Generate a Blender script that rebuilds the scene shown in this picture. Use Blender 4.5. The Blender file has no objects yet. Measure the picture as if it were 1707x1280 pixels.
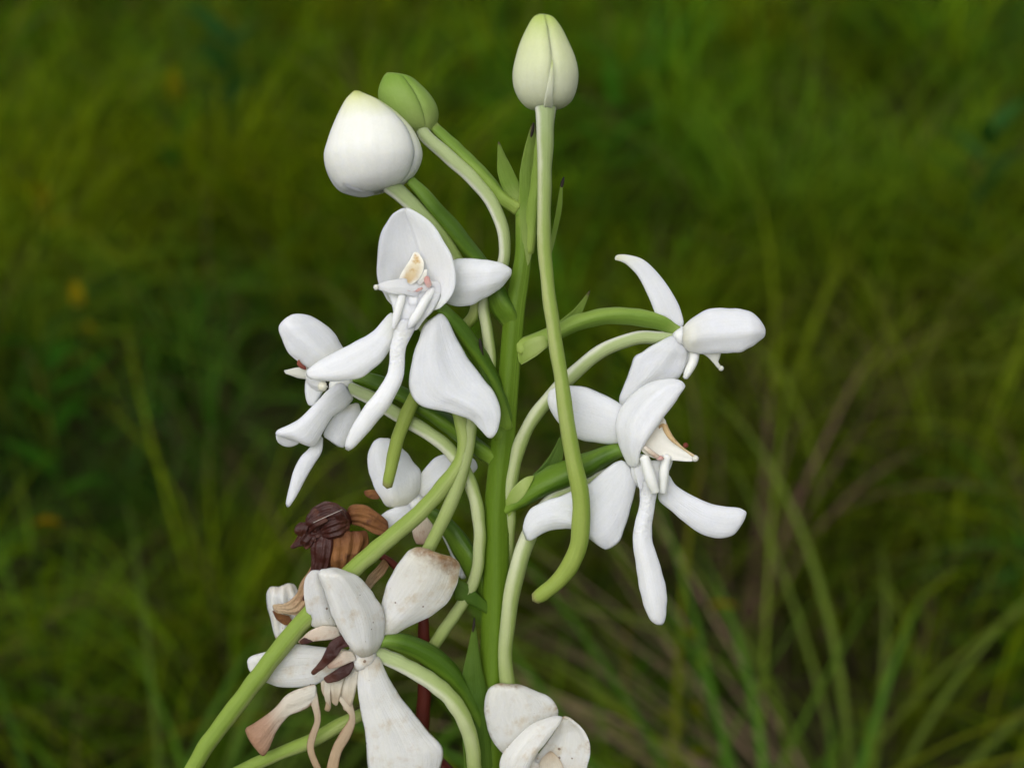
import bpy, math, random
import numpy as np
from mathutils import Vector

random.seed(7)
rng = np.random.default_rng(7)
scene = bpy.context.scene
COL = scene.collection

# ------------------------------------------------------------------ camera
PITCH = math.radians(28.0)       # looking down into the meadow
LEAN = math.radians(20.0)        # the flower spike leans back a little
DIST = 0.235                     # camera to spike
PXM = 1.0e-4                     # one photo pixel at the spike, in metres
ZC = 0.50                        # height of the middle of the spike
FWD = np.array([0.0, math.cos(PITCH), -math.sin(PITCH)])
RIGHT = np.array([1.0, 0.0, 0.0])
UP = np.array([0.0, math.sin(PITCH), math.cos(PITCH)])
CEN = np.array([0.0, 0.0, ZC])
CAM = CEN - FWD * DIST
NRM = np.array([0.0, -math.cos(LEAN), math.sin(LEAN)])

cam_d = bpy.data.cameras.new("camera")
cam = bpy.data.objects.new("camera", cam_d)
COL.objects.link(cam)
cam.location = CAM
cam.rotation_euler = (math.pi / 2 - PITCH, 0, 0)
cam_d.sensor_width = 36.0
cam_d.lens = 18.0 / (853.5 * PXM / DIST)
cam_d.clip_start = 0.01
cam_d.clip_end = 400.0
cam_d.dof.use_dof = True
cam_d.dof.focus_distance = DIST - 0.004
cam_d.dof.aperture_fstop = cam_d.lens / 3.7
cam_d.dof.aperture_blades = 0
scene.camera = cam

# ------------------------------------------------------------------ sky, sun, exposure
SUN_DIR = Vector((-0.28, -0.62, 0.80)).normalized()
world = bpy.data.worlds.new("World")
scene.world = world
world.use_nodes = True
wn = world.node_tree
wn.nodes.clear()
sky = wn.nodes.new("ShaderNodeTexSky")
sky.sky_type = 'NISHITA'
sky.sun_disc = False
sky.sun_elevation = math.asin(SUN_DIR.z)
sky.sun_rotation = math.atan2(SUN_DIR.x, SUN_DIR.y)
sky.air_density = 1.0
sky.dust_density = 4.0
sky.ozone_density = 1.0
hs = wn.nodes.new("ShaderNodeHueSaturation")
hs.inputs['Saturation'].default_value = 0.22       # overcast: nearly grey cloud
bg = wn.nodes.new("ShaderNodeBackground")
bg.inputs['Strength'].default_value = 0.12
wo = wn.nodes.new("ShaderNodeOutputWorld")
wn.links.new(sky.outputs[0], hs.inputs['Color'])
wn.links.new(hs.outputs[0], bg.inputs['Color'])
wn.links.new(bg.outputs[0], wo.inputs['Surface'])

sun_d = bpy.data.lights.new("sun", 'SUN')
sun_d.energy = 0.9
sun_d.angle = math.radians(70)
sun_d.color = (1.0, 0.975, 0.94)
sun = bpy.data.objects.new("sun", sun_d)
COL.objects.link(sun)
sun.location = (0, 0, 3)
sun.rotation_euler = SUN_DIR.to_track_quat('Z', 'Y').to_euler()

scene.render.engine = 'CYCLES'
scene.cycles.use_denoising = True
scene.cycles.max_bounces = 8
scene.cycles.diffuse_bounces = 4
scene.cycles.transmission_bounces = 4
scene.view_settings.view_transform = 'Standard'
scene.view_settings.look = 'None'
scene.view_settings.exposure = 0.21
scene.view_settings.gamma = 1.0
scene.view_settings.use_curve_mapping = False

# ------------------------------------------------------------------ geometry helpers
K = PXM / DIST


def ray(px, py):
    return FWD + RIGHT * ((px - 853.5) * K) + UP * ((640.0 - py) * K)


def P(p):
    """spike coordinates (x, y, towards the viewer; 0.1 mm units) -> world, and metres per unit there"""
    x, y = p[0], p[1]
    d = p[2] if len(p) > 2 else 0.0
    r = ray(x, y)
    t = np.dot(CEN - CAM, NRM) / np.dot(r, NRM) - d * PXM
    return CAM + r * t, PXM * t / DIST


def at_z(px, py, z):
    """world point at height z in the direction of a photo pixel"""
    r = ray(px, py)
    return CAM + r * ((z - CAM[2]) / r[2])


def resample(a, n):
    """Catmull-Rom through the rows of a, n rows, pairing kept by index"""
    a = np.asarray(a, float)
    m = len(a)
    if m == 2:
        u = np.linspace(0, 1, n)[:, None]
        return a[0] * (1 - u) + a[1] * u
    ext = np.vstack([2 * a[0] - a[1], a, 2 * a[-1] - a[-2]])
    t = np.linspace(0, m - 1 - 1e-9, n)
    i = np.floor(t).astype(int)
    f = (t - i)[:, None]
    p0, p1, p2, p3 = ext[i], ext[i + 1], ext[i + 2], ext[i + 3]
    return 0.5 * ((2 * p1) + (-p0 + p2) * f + (2 * p0 - 5 * p1 + 4 * p2 - p3) * f ** 2 + (-p0 + 3 * p1 - 3 * p2 + p3) * f ** 3)


WORLD_LOC = {}


def make(name, verts, faces, mat, parent=None, uvs=None, origin=None, smooth=True):
    verts = np.asarray(verts, float)
    o0 = verts.mean(0) if origin is None else np.asarray(origin, float)
    me = bpy.data.meshes.new(name)
    me.from_pydata((verts - o0).tolist(), [], faces)
    if uvs is not None:
        lay = me.uv_layers.new(name="uv")
        li = np.empty(len(me.loops), dtype=np.int32)
        me.loops.foreach_get("vertex_index", li)
        lay.data.foreach_set("uv", np.asarray(uvs, np.float32)[li].ravel())
    if smooth:
        me.polygons.foreach_set("use_smooth", [True] * len(me.polygons))
    me.materials.append(mat)
    me.update()
    ob = bpy.data.objects.new(name, me)
    COL.objects.link(ob)
    WORLD_LOC[ob.name] = o0
    if parent is not None:
        ob.parent = parent
        ob.location = o0 - WORLD_LOC[parent.name]
    else:
        ob.location = o0
    return ob


def grid_faces(n, m, close=False, base=0, flip=False):
    f = []
    mm = m if close else m - 1
    for i in range(n - 1):
        for j in range(mm):
            a = base + i * m + j
            b = base + i * m + (j + 1) % m
            c = base + (i + 1) * m + (j + 1) % m
            d = base + (i + 1) * m + j
            f.append((a, d, c, b) if flip else (a, b, c, d))
    return f


def wob(v, amp, freq, seed):
    """smooth small irregularity"""
    r = np.random.default_rng(seed)
    out = np.zeros(len(v))
    for k in range(4):
        w = r.normal(size=3)
        w = w / np.linalg.norm(w) * freq * r.uniform(0.6, 1.6)
        out += np.sin(v @ w + r.uniform(0, 6.28))
    return out * amp / 4


SEED = [0]


def petal(name, L, R, mat, parent, bulge=0.0, th=8.0, mid=None, n=40, m=19, keel=0.0, ripple=1.2, keel_s=0.5, crumple=0.0, folds=None):
    """fleshy sheet between two edge curves; bulge towards the viewer, rounded edges, real thickness"""
    SEED[0] += 1
    Lw = resample([P(p)[0] for p in L], n)
    Rw = resample([P(p)[0] for p in R], n)
    sc = P(L[len(L) // 2])[1]
    rows = []
    s = np.linspace(0, 1, m)
    s = 0.45 * s + 0.55 * (0.5 - 0.5 * np.cos(np.pi * s))
    th = th * 0.55
    pr = np.random.default_rng(SEED[0] + 5000)
    fold_n, fold_p, fold_a = pr.uniform(1.3, 2.6), pr.uniform(0, 6.28), pr.uniform(0.7, 1.4)
    if folds:
        fold_n, fold_a = folds
    if mid is not None:
        Mw = resample([P(p)[0] for p in mid], n)
    for i in range(n):
        if mid is not None:
            row = resample([Lw[i], Mw[i], Rw[i]], m)
        else:
            w = np.linalg.norm(Rw[i] - Lw[i])
            b = bulge if not callable(bulge) else bulge(i / (n - 1))
            bb = 0.82 * b * sc * min(1.0, w / (60 * sc))
            prof = 1 - np.abs(2 * s - 1) ** 2.2
            row = Lw[i] * (1 - s)[:, None] + Rw[i] * s[:, None] - FWD * (bb * prof)[:, None]
        if keel:
            row = row + FWD * (keel * sc * np.exp(-((s - keel_s) / 0.035) ** 2) * math.sin(math.pi * min(1, 0.12 + 0.88 * i / (n - 1))) ** 0.5)[:, None]
        rows.append(row)
    G = np.array(rows)
    tt = np.linspace(0, 1, n)
    ends = np.minimum(tt, 1 - tt) / 0.06
    sq = 0.5 + 0.5 * np.sqrt(np.clip(1 - (1 - np.clip(ends, 0, 1)) ** 2, 0, 1))
    ctr = G.mean(1, keepdims=True)
    G = ctr + (G - ctr) * sq[:, None, None]
    # normals on the grid
    du = np.gradient(G, axis=0)
    dv = np.gradient(G, axis=1)
    N = np.cross(du, dv)
    ln = np.linalg.norm(N, axis=2, keepdims=True)
    N = N / np.maximum(ln, 1e-12)
    if (N @ FWD).mean() > 0:
        N = -N
    flat = G.reshape(-1, 3)
    w1 = wob(flat, ripple * sc, 2 * math.pi / (70 * sc), SEED[0]).reshape(n, m)
    w1 += wob(flat, 0.35 * ripple * sc, 2 * math.pi / (24 * sc), SEED[0] + 900).reshape(n, m)
    wid = np.linalg.norm(G[:, -1] - G[:, 0], axis=1)[:, None] / sc
    tc = np.linspace(0, 1, n)[:, None]
    w1 += sc * fold_a * np.clip(wid / 70, 0, 1.4) * np.cos(2 * np.pi * fold_n * s[None, :] + fold_p + 1.2 * tc) * np.sin(np.pi * np.clip(tc, 0.05, 1)) ** 0.5
    w1 += wob(flat, 2.2 * sc * np.clip(th / 6, 0.4, 1), 2 * math.pi / (42 * sc), SEED[0] + 700).reshape(n, m) * np.abs(2 * s - 1)[None, :] ** 3 * np.clip(wid / 60, 0, 1)
    jit = wob(flat, 0.9 * sc, 2 * math.pi / (34 * sc), SEED[0] + 800).reshape(n, m) * np.clip(wid / 60, 0, 1) * np.sign(2 * s - 1) * np.abs(2 * s - 1) ** 2
    acr = (G[:, -1] - G[:, 0]) / np.maximum(np.linalg.norm(G[:, -1] - G[:, 0], axis=1, keepdims=True), 1e-9)
    G = G + acr[:, None, :] * jit[..., None]
    if crumple:
        for q, lam in ((0, 40), (1, 20)):
            w1 += wob(flat, crumple * sc * (1.0, .5)[q] * 2, 2 * math.pi / (lam * sc), SEED[0] + 400 + q).reshape(n, m)
    G = G + N * w1[..., None]
    t = np.linspace(0, 1, n)
    es = np.sqrt(np.clip(1 - np.abs(2 * s - 1) ** 12, 0, 1))
    et = np.sqrt(np.clip(1 - np.abs(2 * t - 1) ** 14, 0, 1))
    T = (th * sc * 0.5) * et[:, None] * es[None, :]
    F = G + N * T[..., None]
    B = G - N * T[..., None]
    verts = np.vstack([F.reshape(-1, 3), B.reshape(-1, 3)])
    uv1 = np.stack(np.meshgrid(s, t), -1).reshape(-1, 2)
    uvs = np.vstack([uv1, uv1])
    k = n * m
    faces = grid_faces(n, m, base=0) + grid_faces(n, m, base=k, flip=True)
    bd = [(0, j) for j in range(m)] + [(i, m - 1) for i in range(1, n)] + [(n - 1, j) for j in range(m - 2, -1, -1)] + [(i, 0) for i in range(n - 2, 0, -1)]
    for q in range(len(bd)):
        a = bd[q][0] * m + bd[q][1]
        b = bd[(q + 1) % len(bd)][0] * m + bd[(q + 1) % len(bd)][1]
        faces.append((b, a, a + k, b + k))
    return make(name, verts, faces, mat, parent, uvs)


def tube(name, pts, mat, parent, n=None, m=14, ribs=0, rib_amp=0.0, flat=1.0, rough=0.55, extra=None, twist=0.0):
    """tapering stalk through (x, y, depth, radius)"""
    SEED[0] += 1
    n = n or max(16, 7 * len(pts))
    if name == 'spur':
        ribs, rib_amp, twist = 2, 0.06, twist + 1.5
    W = [P(p) for p in pts]
    c = [list(w[0]) + [p[3] * w[1]] for w, p in zip(W, pts)]
    if extra:
        c += extra
    A = resample(c, n)
    C, rad = A[:, :3], np.maximum(A[:, 3], 1e-5)
    T = np.gradient(C, axis=0)
    T /= np.linalg.norm(T, axis=1, keepdims=True)
    nrm = np.cross(T[0], FWD)
    if np.linalg.norm(nrm) < 1e-6:
        nrm = RIGHT.copy()
    nrm /= np.linalg.norm(nrm)
    verts, uvs = [], []
    th = np.linspace(0, 2 * np.pi, m, endpoint=False)
    for i in range(n):
        nrm = nrm - T[i] * np.dot(nrm, T[i])
        nrm /= np.linalg.norm(nrm)
        bn = np.cross(T[i], nrm)
        tw = twist * i / (n - 1)
        rr = rad[i] * (1 + rib_amp * np.cos(ribs * (th + tw)))
        ring = C[i] + (np.cos(th) * rr)[:, None] * nrm + (np.sin(th) * rr * flat)[:, None] * bn
        verts.append(ring)
        uvs += [(t / (2 * np.pi), i / (n - 1)) for t in th]
    V = np.vstack(verts)
    sc = W[0][1]
    out = V - np.repeat(C, m, axis=0)
    out /= np.maximum(np.linalg.norm(out, axis=1, keepdims=True), 1e-9)
    V = V + out * wob(V, rough * sc * 2.2, 2 * math.pi / (45 * sc), SEED[0] + 300)[:, None]
    faces = grid_faces(n, m, close=True)
    # rounded caps
    e0 = C[0] - T[0] * rad[0] * 0.6
    e1 = C[-1] + T[-1] * rad[-1] * 0.6
    V = np.vstack([V, [e0], [e1]])
    uvs += [(0.5, 0.0), (0.5, 1.0)]
    for j in range(m):
        faces.append((j, n * m, (j + 1) % m))
        faces.append(((n - 1) * m + j, (n - 1) * m + (j + 1) % m, n * m + 1))
    return make(name, V, faces, mat, parent, uvs)


def bud_sepal(name, st, a0, a1, mat, parent, n=34, m=22, lift=0.0, pinch=0.13, depth=0.95):
    """one sepal of a closed bud: a sector of the ovoid given by left/right outline stations"""
    SEED[0] += 1
    S = resample([list(P((q[0], q[1], q[4]))[0]) + list(P((q[2], q[3], q[4]))[0]) for q in st], n)
    verts, uvs = [], []
    ths = np.radians(np.linspace(a0, a1, m))
    e = np.minimum(np.linspace(0, 1, m), 1 - np.linspace(0, 1, m)) * math.radians(abs(a1 - a0))
    f = (1 + lift) - pinch * np.exp(-(e / 0.16) ** 2)
    inner = (np.linspace(0, 1, 6)[::-1] * (a1 - a0) + a0)
    fi = np.full(6, 0.55)
    tt = np.concatenate([ths, np.radians(inner)])
    ff = np.concatenate([f, fi])
    M = len(tt)
    for i in range(n):
        l, r = S[i, :3], S[i, 3:]
        c = (l + r) / 2
        h = np.linalg.norm(r - l) / 2
        ax = (r - l) / max(2 * h, 1e-9)
        ring = c + (np.cos(tt) * ff * h)[:, None] * ax - (np.sin(tt) * ff * h * depth)[:, None] * FWD
        verts.append(ring)
        uvs += [(j / (M - 1), i / (n - 1)) for j in range(M)]
    V = np.vstack(verts)
    V = V + np.outer(wob(V, 1.0 * PXM, 2 * math.pi / (60 * PXM), SEED[0]), -FWD)
    faces = grid_faces(n, M, close=True)
    faces.append(tuple(range(M))[::-1])
    faces.append(tuple((n - 1) * M + j for j in range(M)))
    return make(name, V, faces, mat, parent, uvs)


def ball(name, c, r, mat, parent, sx=1, sy=1, sz=1, bump=0.0, ang=0.0, n=14, m=18, wf=None):
    """irregular rounded lump"""
    SEED[0] += 1
    w, sc = P(c)
    r = r * sc
    verts, uvs = [], []
    ca, sa = math.cos(ang), math.sin(ang)
    for i in range(n):
        ph = math.pi * (i + 0.5) / n
        for j in range(m):
            a = 2 * math.pi * j / m
            x, y, z = math.sin(ph) * math.cos(a) * sx, math.cos(ph) * sy, math.sin(ph) * math.sin(a) * sz
            x, y = x * ca - y * sa, x * sa + y * ca
            verts.append(w + r * (x * RIGHT + y * UP - z * FWD))
            uvs.append((j / m, 1 - i / (n - 1)))
    V = np.array(verts)
    if bump:
        d = V - w
        q = wob(V, bump, 2 * math.pi / ((wf or 0.8) * r), SEED[0]) + wob(V, bump * .6, 2 * math.pi / ((wf or .8) * .45 * r), SEED[0] + 50)
        V = w + d * (1 + q)[:, None]
    k = len(V)
    V = np.vstack([V, [V[:m].mean(0)], [V[k - m:k].mean(0)]])
    uvs += [(0.5, 1), (0.5, 0)]
    faces = grid_faces(n, m, close=True)
    for j in range(m):
        faces.append((j, k, (j + 1) % m))
        faces.append((k - m + j, k - m + (j + 1) % m, k + 1))
    return make(name, V, faces, mat, parent, uvs)


# ------------------------------------------------------------------ materials
def new_mat(name):
    m = bpy.data.materials.new(name)
    m.use_nodes = True
    nt = m.node_tree
    nt.nodes.clear()
    return m, nt, nt.nodes, nt.links


def node(N, typ, **kw):
    n = N.new(typ)
    for k, v in kw.items():
        if isinstance(v, tuple) and k.startswith('_'):
            pass
        setattr(n, k, v)
    return n


def ramp(N, stops, interp='LINEAR'):
    r = N.new("ShaderNodeValToRGB")
    r.color_ramp.interpolation = interp
    el = r.color_ramp.elements
    while len(el) < len(stops):
        el.new(0.5)
    for e, (p, c) in zip(el, stops):
        e.position = p
        e.color = (c[0], c[1], c[2], 1.0) if len(c) == 3 else c
    return r


def mix_rgb(N, Lk, fac, a, b, mode='MIX'):
    n = N.new("ShaderNodeMix")
    n.data_type = 'RGBA'
    n.blend_type = mode
    for sock, v in ((n.inputs[0], fac), (n.inputs[6], a), (n.inputs[7], b)):
        if hasattr(v, 'is_output'):
            Lk.new(v, sock)
        elif isinstance(v, (int, float)):
            sock.default_value = v
        else:
            sock.default_value = (v[0], v[1], v[2], 1.0)
    return n.outputs[2]


def math_n(N, Lk, op, a, b=0.0, c=None, clamp=False):
    n = N.new("ShaderNodeMath")
    n.operation = op
    n.use_clamp = clamp
    for i, v in enumerate((a, b, c)):
        if v is None:
            continue
        if hasattr(v, 'is_output'):
            Lk.new(v, n.inputs[i])
        else:
            n.inputs[i].default_value = v
    return n.outputs[0]


def smooth(N, Lk, v, lo, hi):
    n = N.new("ShaderNodeMapRange")
    n.interpolation_type = 'SMOOTHSTEP'
    Lk.new(v, n.inputs[0])
    n.inputs[1].default_value = lo
    n.inputs[2].default_value = hi
    return n.outputs[0]


def noise(N, Lk, vec, scale, detail=3.0, rough=0.55):
    n = N.new("ShaderNodeTexNoise")
    n.inputs['Scale'].default_value = scale
    n.inputs['Detail'].default_value = detail
    n.inputs['Roughness'].default_value = rough
    Lk.new(vec, n.inputs['Vector'])
    return n.outputs['Fac']


PETAL_WHITE = (0.86, 0.87, 0.855)


def plant_mat(name, stops, along='v', blotch=None, specks=0.0, tip=None, base=None, sss=0.3, rough=0.55, spec=0.22, sscale=0.0011,
              grain=0.15, veins=0.0, edge=None, seedoff=0.0, stripe=None, edge_noise=0.9, wrinkle=0.0, crumple=0.0, pap_amt=0.11):
    """plant tissue: colour along the length, optional brown tip / edge / specks, fine papillose relief"""
    m, nt, N, L = new_mat(name)
    out = N.new("ShaderNodeOutputMaterial")
    bs = N.new("ShaderNodeBsdfPrincipled")
    L.new(bs.outputs[0], out.inputs[0])
    uv = N.new("ShaderNodeUVMap")
    uv.uv_map = "uv"
    sep = N.new("ShaderNodeSeparateXYZ")
    L.new(uv.outputs[0], sep.inputs[0])
    u, v = sep.outputs[0], sep.outputs[1]
    tc = N.new("ShaderNodeTexCoord")
    oc = tc.outputs['Object']
    mp = N.new("ShaderNodeMapping")
    mp.inputs['Location'].default_value = (seedoff, seedoff * 0.7, 0)
    L.new(oc, mp.inputs[0])
    oc = mp.outputs[0]
    nz = noise(N, L, oc, 260, 4)
    vv = math_n(N, L, 'ADD', v, math_n(N, L, 'MULTIPLY', math_n(N, L, 'SUBTRACT', nz, 0.5), 0.12))
    rp = ramp(N, stops)
    L.new(vv, rp.inputs[0])
    col = rp.outputs[0]
    # gentle tonal unevenness
    nb = noise(N, L, oc, 420, 5, 0.6)
    col = mix_rgb(N, L, 0.10, col, mix_rgb(N, L, nb, (0.45, 0.45, 0.40), (1.0, 1.0, 1.0)), 'MULTIPLY')
    pap = noise(N, L, oc, 2600, 2, 0.6)
    col = mix_rgb(N, L, pap_amt, col, mix_rgb(N, L, smooth(N, L, pap, 0.3, 0.7), (0.74, 0.75, 0.74), (1.0, 1.0, 1.0)), 'MULTIPLY')
    if veins:
        cv = N.new("ShaderNodeCombineXYZ")
        L.new(math_n(N, L, 'MULTIPLY', u, 22.0), cv.inputs[0])
        L.new(math_n(N, L, 'MULTIPLY', v, 1.6), cv.inputs[1])
        vc = smooth(N, L, noise(N, L, cv.outputs[0], 1.0, 2), 0.32, 0.62)
        col = mix_rgb(N, L, min(0.4, 0.10 + 0.09 * veins), col, mix_rgb(N, L, vc, (0.78, 0.80, 0.76), (1.0, 1.0, 1.0)), 'MULTIPLY')
    if stripe:
        colr, lo, hi, amt = stripe
        w = math_n(N, L, 'SINE', math_n(N, L, 'MULTIPLY', math_n(N, L, 'ADD', u, math_n(N, L, 'MULTIPLY', v, 0.35)), 6.2832))
        f = math_n(N, L, 'MULTIPLY', smooth(N, L, math_n(N, L, 'ADD', w, math_n(N, L, 'MULTIPLY', nz, 0.4)), lo, hi), amt)
        col = mix_rgb(N, L, f, col, colr)
    if blotch:
        c, lo, hi, scl = blotch
        f = smooth(N, L, noise(N, L, oc, scl, 5, 0.62), lo, hi)
        col = mix_rgb(N, L, f, col, c)
    if tip:
        c, lo, hi = tip
        n2 = noise(N, L, oc, 700, 5, 0.65)
        f = smooth(N, L, math_n(N, L, 'ADD', v, math_n(N, L, 'MULTIPLY', math_n(N, L, 'SUBTRACT', n2, 0.5), 0.28)), lo, hi)
        dk = mix_rgb(N, L, noise(N, L, oc, 1500, 4), (c[0] * .45, c[1] * .4, c[2] * .35), (c[0] * 1.5, c[1] * 1.5, c[2] * 1.5))
        col = mix_rgb(N, L, f, col, dk)
    if base:
        c, lo, hi = base
        f = smooth(N, L, math_n(N, L, 'ADD', math_n(N, L, 'SUBTRACT', 1.0, v), math_n(N, L, 'MULTIPLY', math_n(N, L, 'SUBTRACT', nb, 0.5), 0.2)), lo, hi)
        col = mix_rgb(N, L, f, col, c)
    if edge:
        c, lo, hi = edge
        e = math_n(N, L, 'ABSOLUTE', math_n(N, L, 'SUBTRACT', math_n(N, L, 'MULTIPLY', u, 2.0), 1.0))
        n3 = noise(N, L, oc, 500, 5, 0.65)
        f = smooth(N, L, math_n(N, L, 'ADD', e, math_n(N, L, 'MULTIPLY', math_n(N, L, 'SUBTRACT', n3, 0.5), edge_noise)), lo, hi)
        col = mix_rgb(N, L, f, col, c)
    if specks:
        vo = N.new("ShaderNodeTexVoronoi")
        vo.inputs['Scale'].default_value = 430
        L.new(oc, vo.inputs['Vector'])
        sz = math_n(N, L, 'MULTIPLY', smooth(N, L, noise(N, L, oc, 170, 2), 0.36, 0.68), 0.12 * specks)
        f = math_n(N, L, 'LESS_THAN', vo.outputs['Distance'], sz)
        col = mix_rgb(N, L, math_n(N, L, 'MULTIPLY', f, 0.75), col, (0.13, 0.07, 0.035))
    L.new(col, bs.inputs['Base Color'])
    bs.inputs['Roughness'].default_value = rough
    bs.inputs['Specular IOR Level'].default_value = spec
    if sss:
        bs.inputs['Subsurface Weight'].default_value = sss
        bs.inputs['Subsurface Radius'].default_value = (1.0, 0.95, 0.75)
        bs.inputs['Subsurface Scale'].default_value = sscale
    # relief: papillae, plus faint veins along the length
    h = noise(N, L, oc, 3000, 3)
    h = math_n(N, L, 'MULTIPLY', h, grain)
    h2 = math_n(N, L, 'MULTIPLY', noise(N, L, oc, 900, 3), 0.5)
    h = math_n(N, L, 'ADD', h, h2)
    if veins:
        cmb = N.new("ShaderNodeCombineXYZ")
        L.new(math_n(N, L, 'MULTIPLY', u, 26.0), cmb.inputs[0])
        L.new(math_n(N, L, 'MULTIPLY', v, 2.2), cmb.inputs[1])
        vn = noise(N, L, cmb.outputs[0], 1.0, 2)
        h = math_n(N, L, 'ADD', h, math_n(N, L, 'MULTIPLY', vn, veins))
    if wrinkle:
        c2 = N.new("ShaderNodeCombineXYZ")
        L.new(math_n(N, L, 'MULTIPLY', u, 3.0), c2.inputs[0])
        L.new(math_n(N, L, 'MULTIPLY', v, 30.0), c2.inputs[1])
        wr = noise(N, L, c2.outputs[0], 1.0, 2)
        msk = math_n(N, L, 'MULTIPLY', smooth(N, L, v, 0.05, 0.16), math_n(N, L, 'SUBTRACT', 1.0, smooth(N, L, v, 0.38, 0.58)))
        h = math_n(N, L, 'ADD', h, math_n(N, L, 'MULTIPLY', math_n(N, L, 'MULTIPLY', wr, msk), wrinkle))
    if crumple:
        h = math_n(N, L, 'ADD', h, math_n(N, L, 'MULTIPLY', noise(N, L, oc, 1100, 4, 0.6), crumple))
    bp = N.new("ShaderNodeBump")
    bp.inputs['Strength'].default_value = 0.5
    bp.inputs['Distance'].default_value = 0.00026
    L.new(h, bp.inputs['Height'])
    L.new(bp.outputs[0], bs.inputs['Normal'])
    return m


W = PETAL_WHITE
CREAM = (0.70, 0.66, 0.50)
PALE = (0.60, 0.64, 0.44)
SPUR = (0.36, 0.47, 0.11)
SPUR_D = (0.25, 0.37, 0.06)
OVARY = (0.052, 0.115, 0.007)
OVARY_L = (0.22, 0.36, 0.06)
STEMG = (0.17, 0.29, 0.035)
BROWN = (0.22, 0.11, 0.045)
MAROON = (0.050, 0.012, 0.008)

M_petal = plant_mat("petal_white", sscale=0.0021, sss=0.85, stops=[(0, (0.72, 0.74, 0.64)), (0.18, W), (1, W)], veins=0.35, grain=0.22, specks=0.25)
M_petal_far = plant_mat("petal_white_cream_base", sscale=0.0021, sss=0.85, stops=[(0, (0.66, 0.64, 0.5)), (0.3, W), (1, W)], veins=0.3, grain=0.2)
M_petal_cream = plant_mat("petal_cream_tip", sscale=0.0021, sss=0.85, stops=[(0, W), (0.55, W), (1, (0.66, 0.66, 0.42))], veins=0.3)
M_lobe = plant_mat("lip_white", sscale=0.0021, sss=0.85, stops=[(0, (0.76, 0.77, 0.74)), (0.3, W), (1, W)], veins=0.6, grain=0.25, specks=0.3)
M_stain = plant_mat("petal_spotted", sscale=0.0021, sss=0.85, stops=[(0, (0.66, 0.6, 0.47)), (0.22, (0.76, 0.75, 0.69)), (1, (0.74, 0.73, 0.67))], specks=1.0,
                    blotch=((0.48, 0.36, 0.23), 0.48, 0.82, 260), edge=((0.40, 0.26, 0.15), 0.9, 1.35), veins=1.1, grain=0.3)
M_stain_tip = plant_mat("petal_brown_tip", sscale=0.0021, sss=0.85, stops=[(0, (0.66, 0.62, 0.5)), (0.2, (0.75, 0.74, 0.69)), (1, (0.68, 0.65, 0.55))], specks=1.0,
                        tip=((0.19, 0.10, 0.042), 0.76, 1.02), blotch=((0.48, 0.37, 0.24), 0.48, 0.80, 260), veins=1.0, grain=0.3)
M_stain_edge = plant_mat("petal_brown_edge", sscale=0.0021, sss=0.85, stops=[(0, (0.6, 0.52, 0.42)), (0.3, (0.74, 0.73, 0.67)), (1, (0.70, 0.68, 0.6))], specks=1.0,
                         edge=((0.25, 0.145, 0.065), 0.90, 1.25), tip=((0.21, 0.12, 0.05), 0.86, 1.06), blotch=((0.48, 0.37, 0.24), 0.48, 0.80, 260), veins=1.0, grain=0.3)
M_wither_lobe = plant_mat("lip_withering", [(0, (0.68, 0.66, 0.58)), (0.45, (0.66, 0.6, 0.5)), (0.7, (0.45, 0.29, 0.2)), (1, (0.36, 0.2, 0.12))],
                          specks=0.8, edge=((0.24, 0.12, 0.06), 0.7, 1.3), blotch=((0.26, 0.14, 0.075), 0.55, 0.75, 380), veins=1.6, grain=0.3, crumple=2.0)
M_wither_strap = plant_mat("strap_withered", [(0, (0.64, 0.58, 0.46)), (0.4, (0.52, 0.4, 0.28)), (1, (0.46, 0.33, 0.2))],
                           edge=((0.27, 0.14, 0.07), 0.6, 1.2), veins=1.6, sss=0.3, crumple=1.5)
M_throat_old = plant_mat("throat_ageing", [(0, (0.70, 0.66, 0.56)), (0.5, (0.66, 0.58, 0.45)), (1, (0.5, 0.36, 0.24))], sscale=0.0015, sss=0.6, veins=2.2, grain=0.3, crumple=1.0, edge=((0.4, 0.25, 0.14), 0.75, 1.3))
M_brown = plant_mat("withered_tissue", [(0, (0.13, 0.045, 0.018)), (0.4, (0.24, 0.105, 0.035)), (1, (0.17, 0.07, 0.028))], veins=2.2, grain=0.5, sss=0.1, crumple=1.8,
                    blotch=((0.07, 0.025, 0.014), 0.5, 0.7, 500), rough=0.6)
M_brown_lt = plant_mat("withered_tan_tissue", [(0, (0.24, 0.12, 0.05)), (0.5, (0.42, 0.28, 0.16)), (1, (0.5, 0.38, 0.25))], veins=2.2, grain=0.5, sss=0.2, crumple=1.6,
                       blotch=((0.16, 0.06, 0.03), 0.52, 0.75, 450), rough=0.6)
M_maroon = plant_mat("maroon_tissue", [(0, MAROON), (0.5, (0.042, 0.010, 0.007)), (1, (0.10, 0.035, 0.02))], veins=1.2, grain=0.5, sss=0.0, rough=0.36, spec=0.35, crumple=1.6,
                     blotch=((0.12, 0.045, 0.025), 0.60, 0.85, 700))
M_maroon_st = plant_mat("maroon_stalk", [(0, (0.10, 0.018, 0.012)), (1, (0.12, 0.022, 0.014))], veins=0.5, sss=0.0, rough=0.4)
M_pink = plant_mat("pink_tissue", [(0, (0.72, 0.56, 0.52)), (0.5, (0.56, 0.33, 0.30)), (1, (0.42, 0.19, 0.17))], sss=0.4, grain=0.3)
M_redbit = plant_mat("red_tissue", [(0, (0.24, 0.06, 0.035)), (1, (0.12, 0.025, 0.016))], sss=0.1, grain=0.4)
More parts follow.
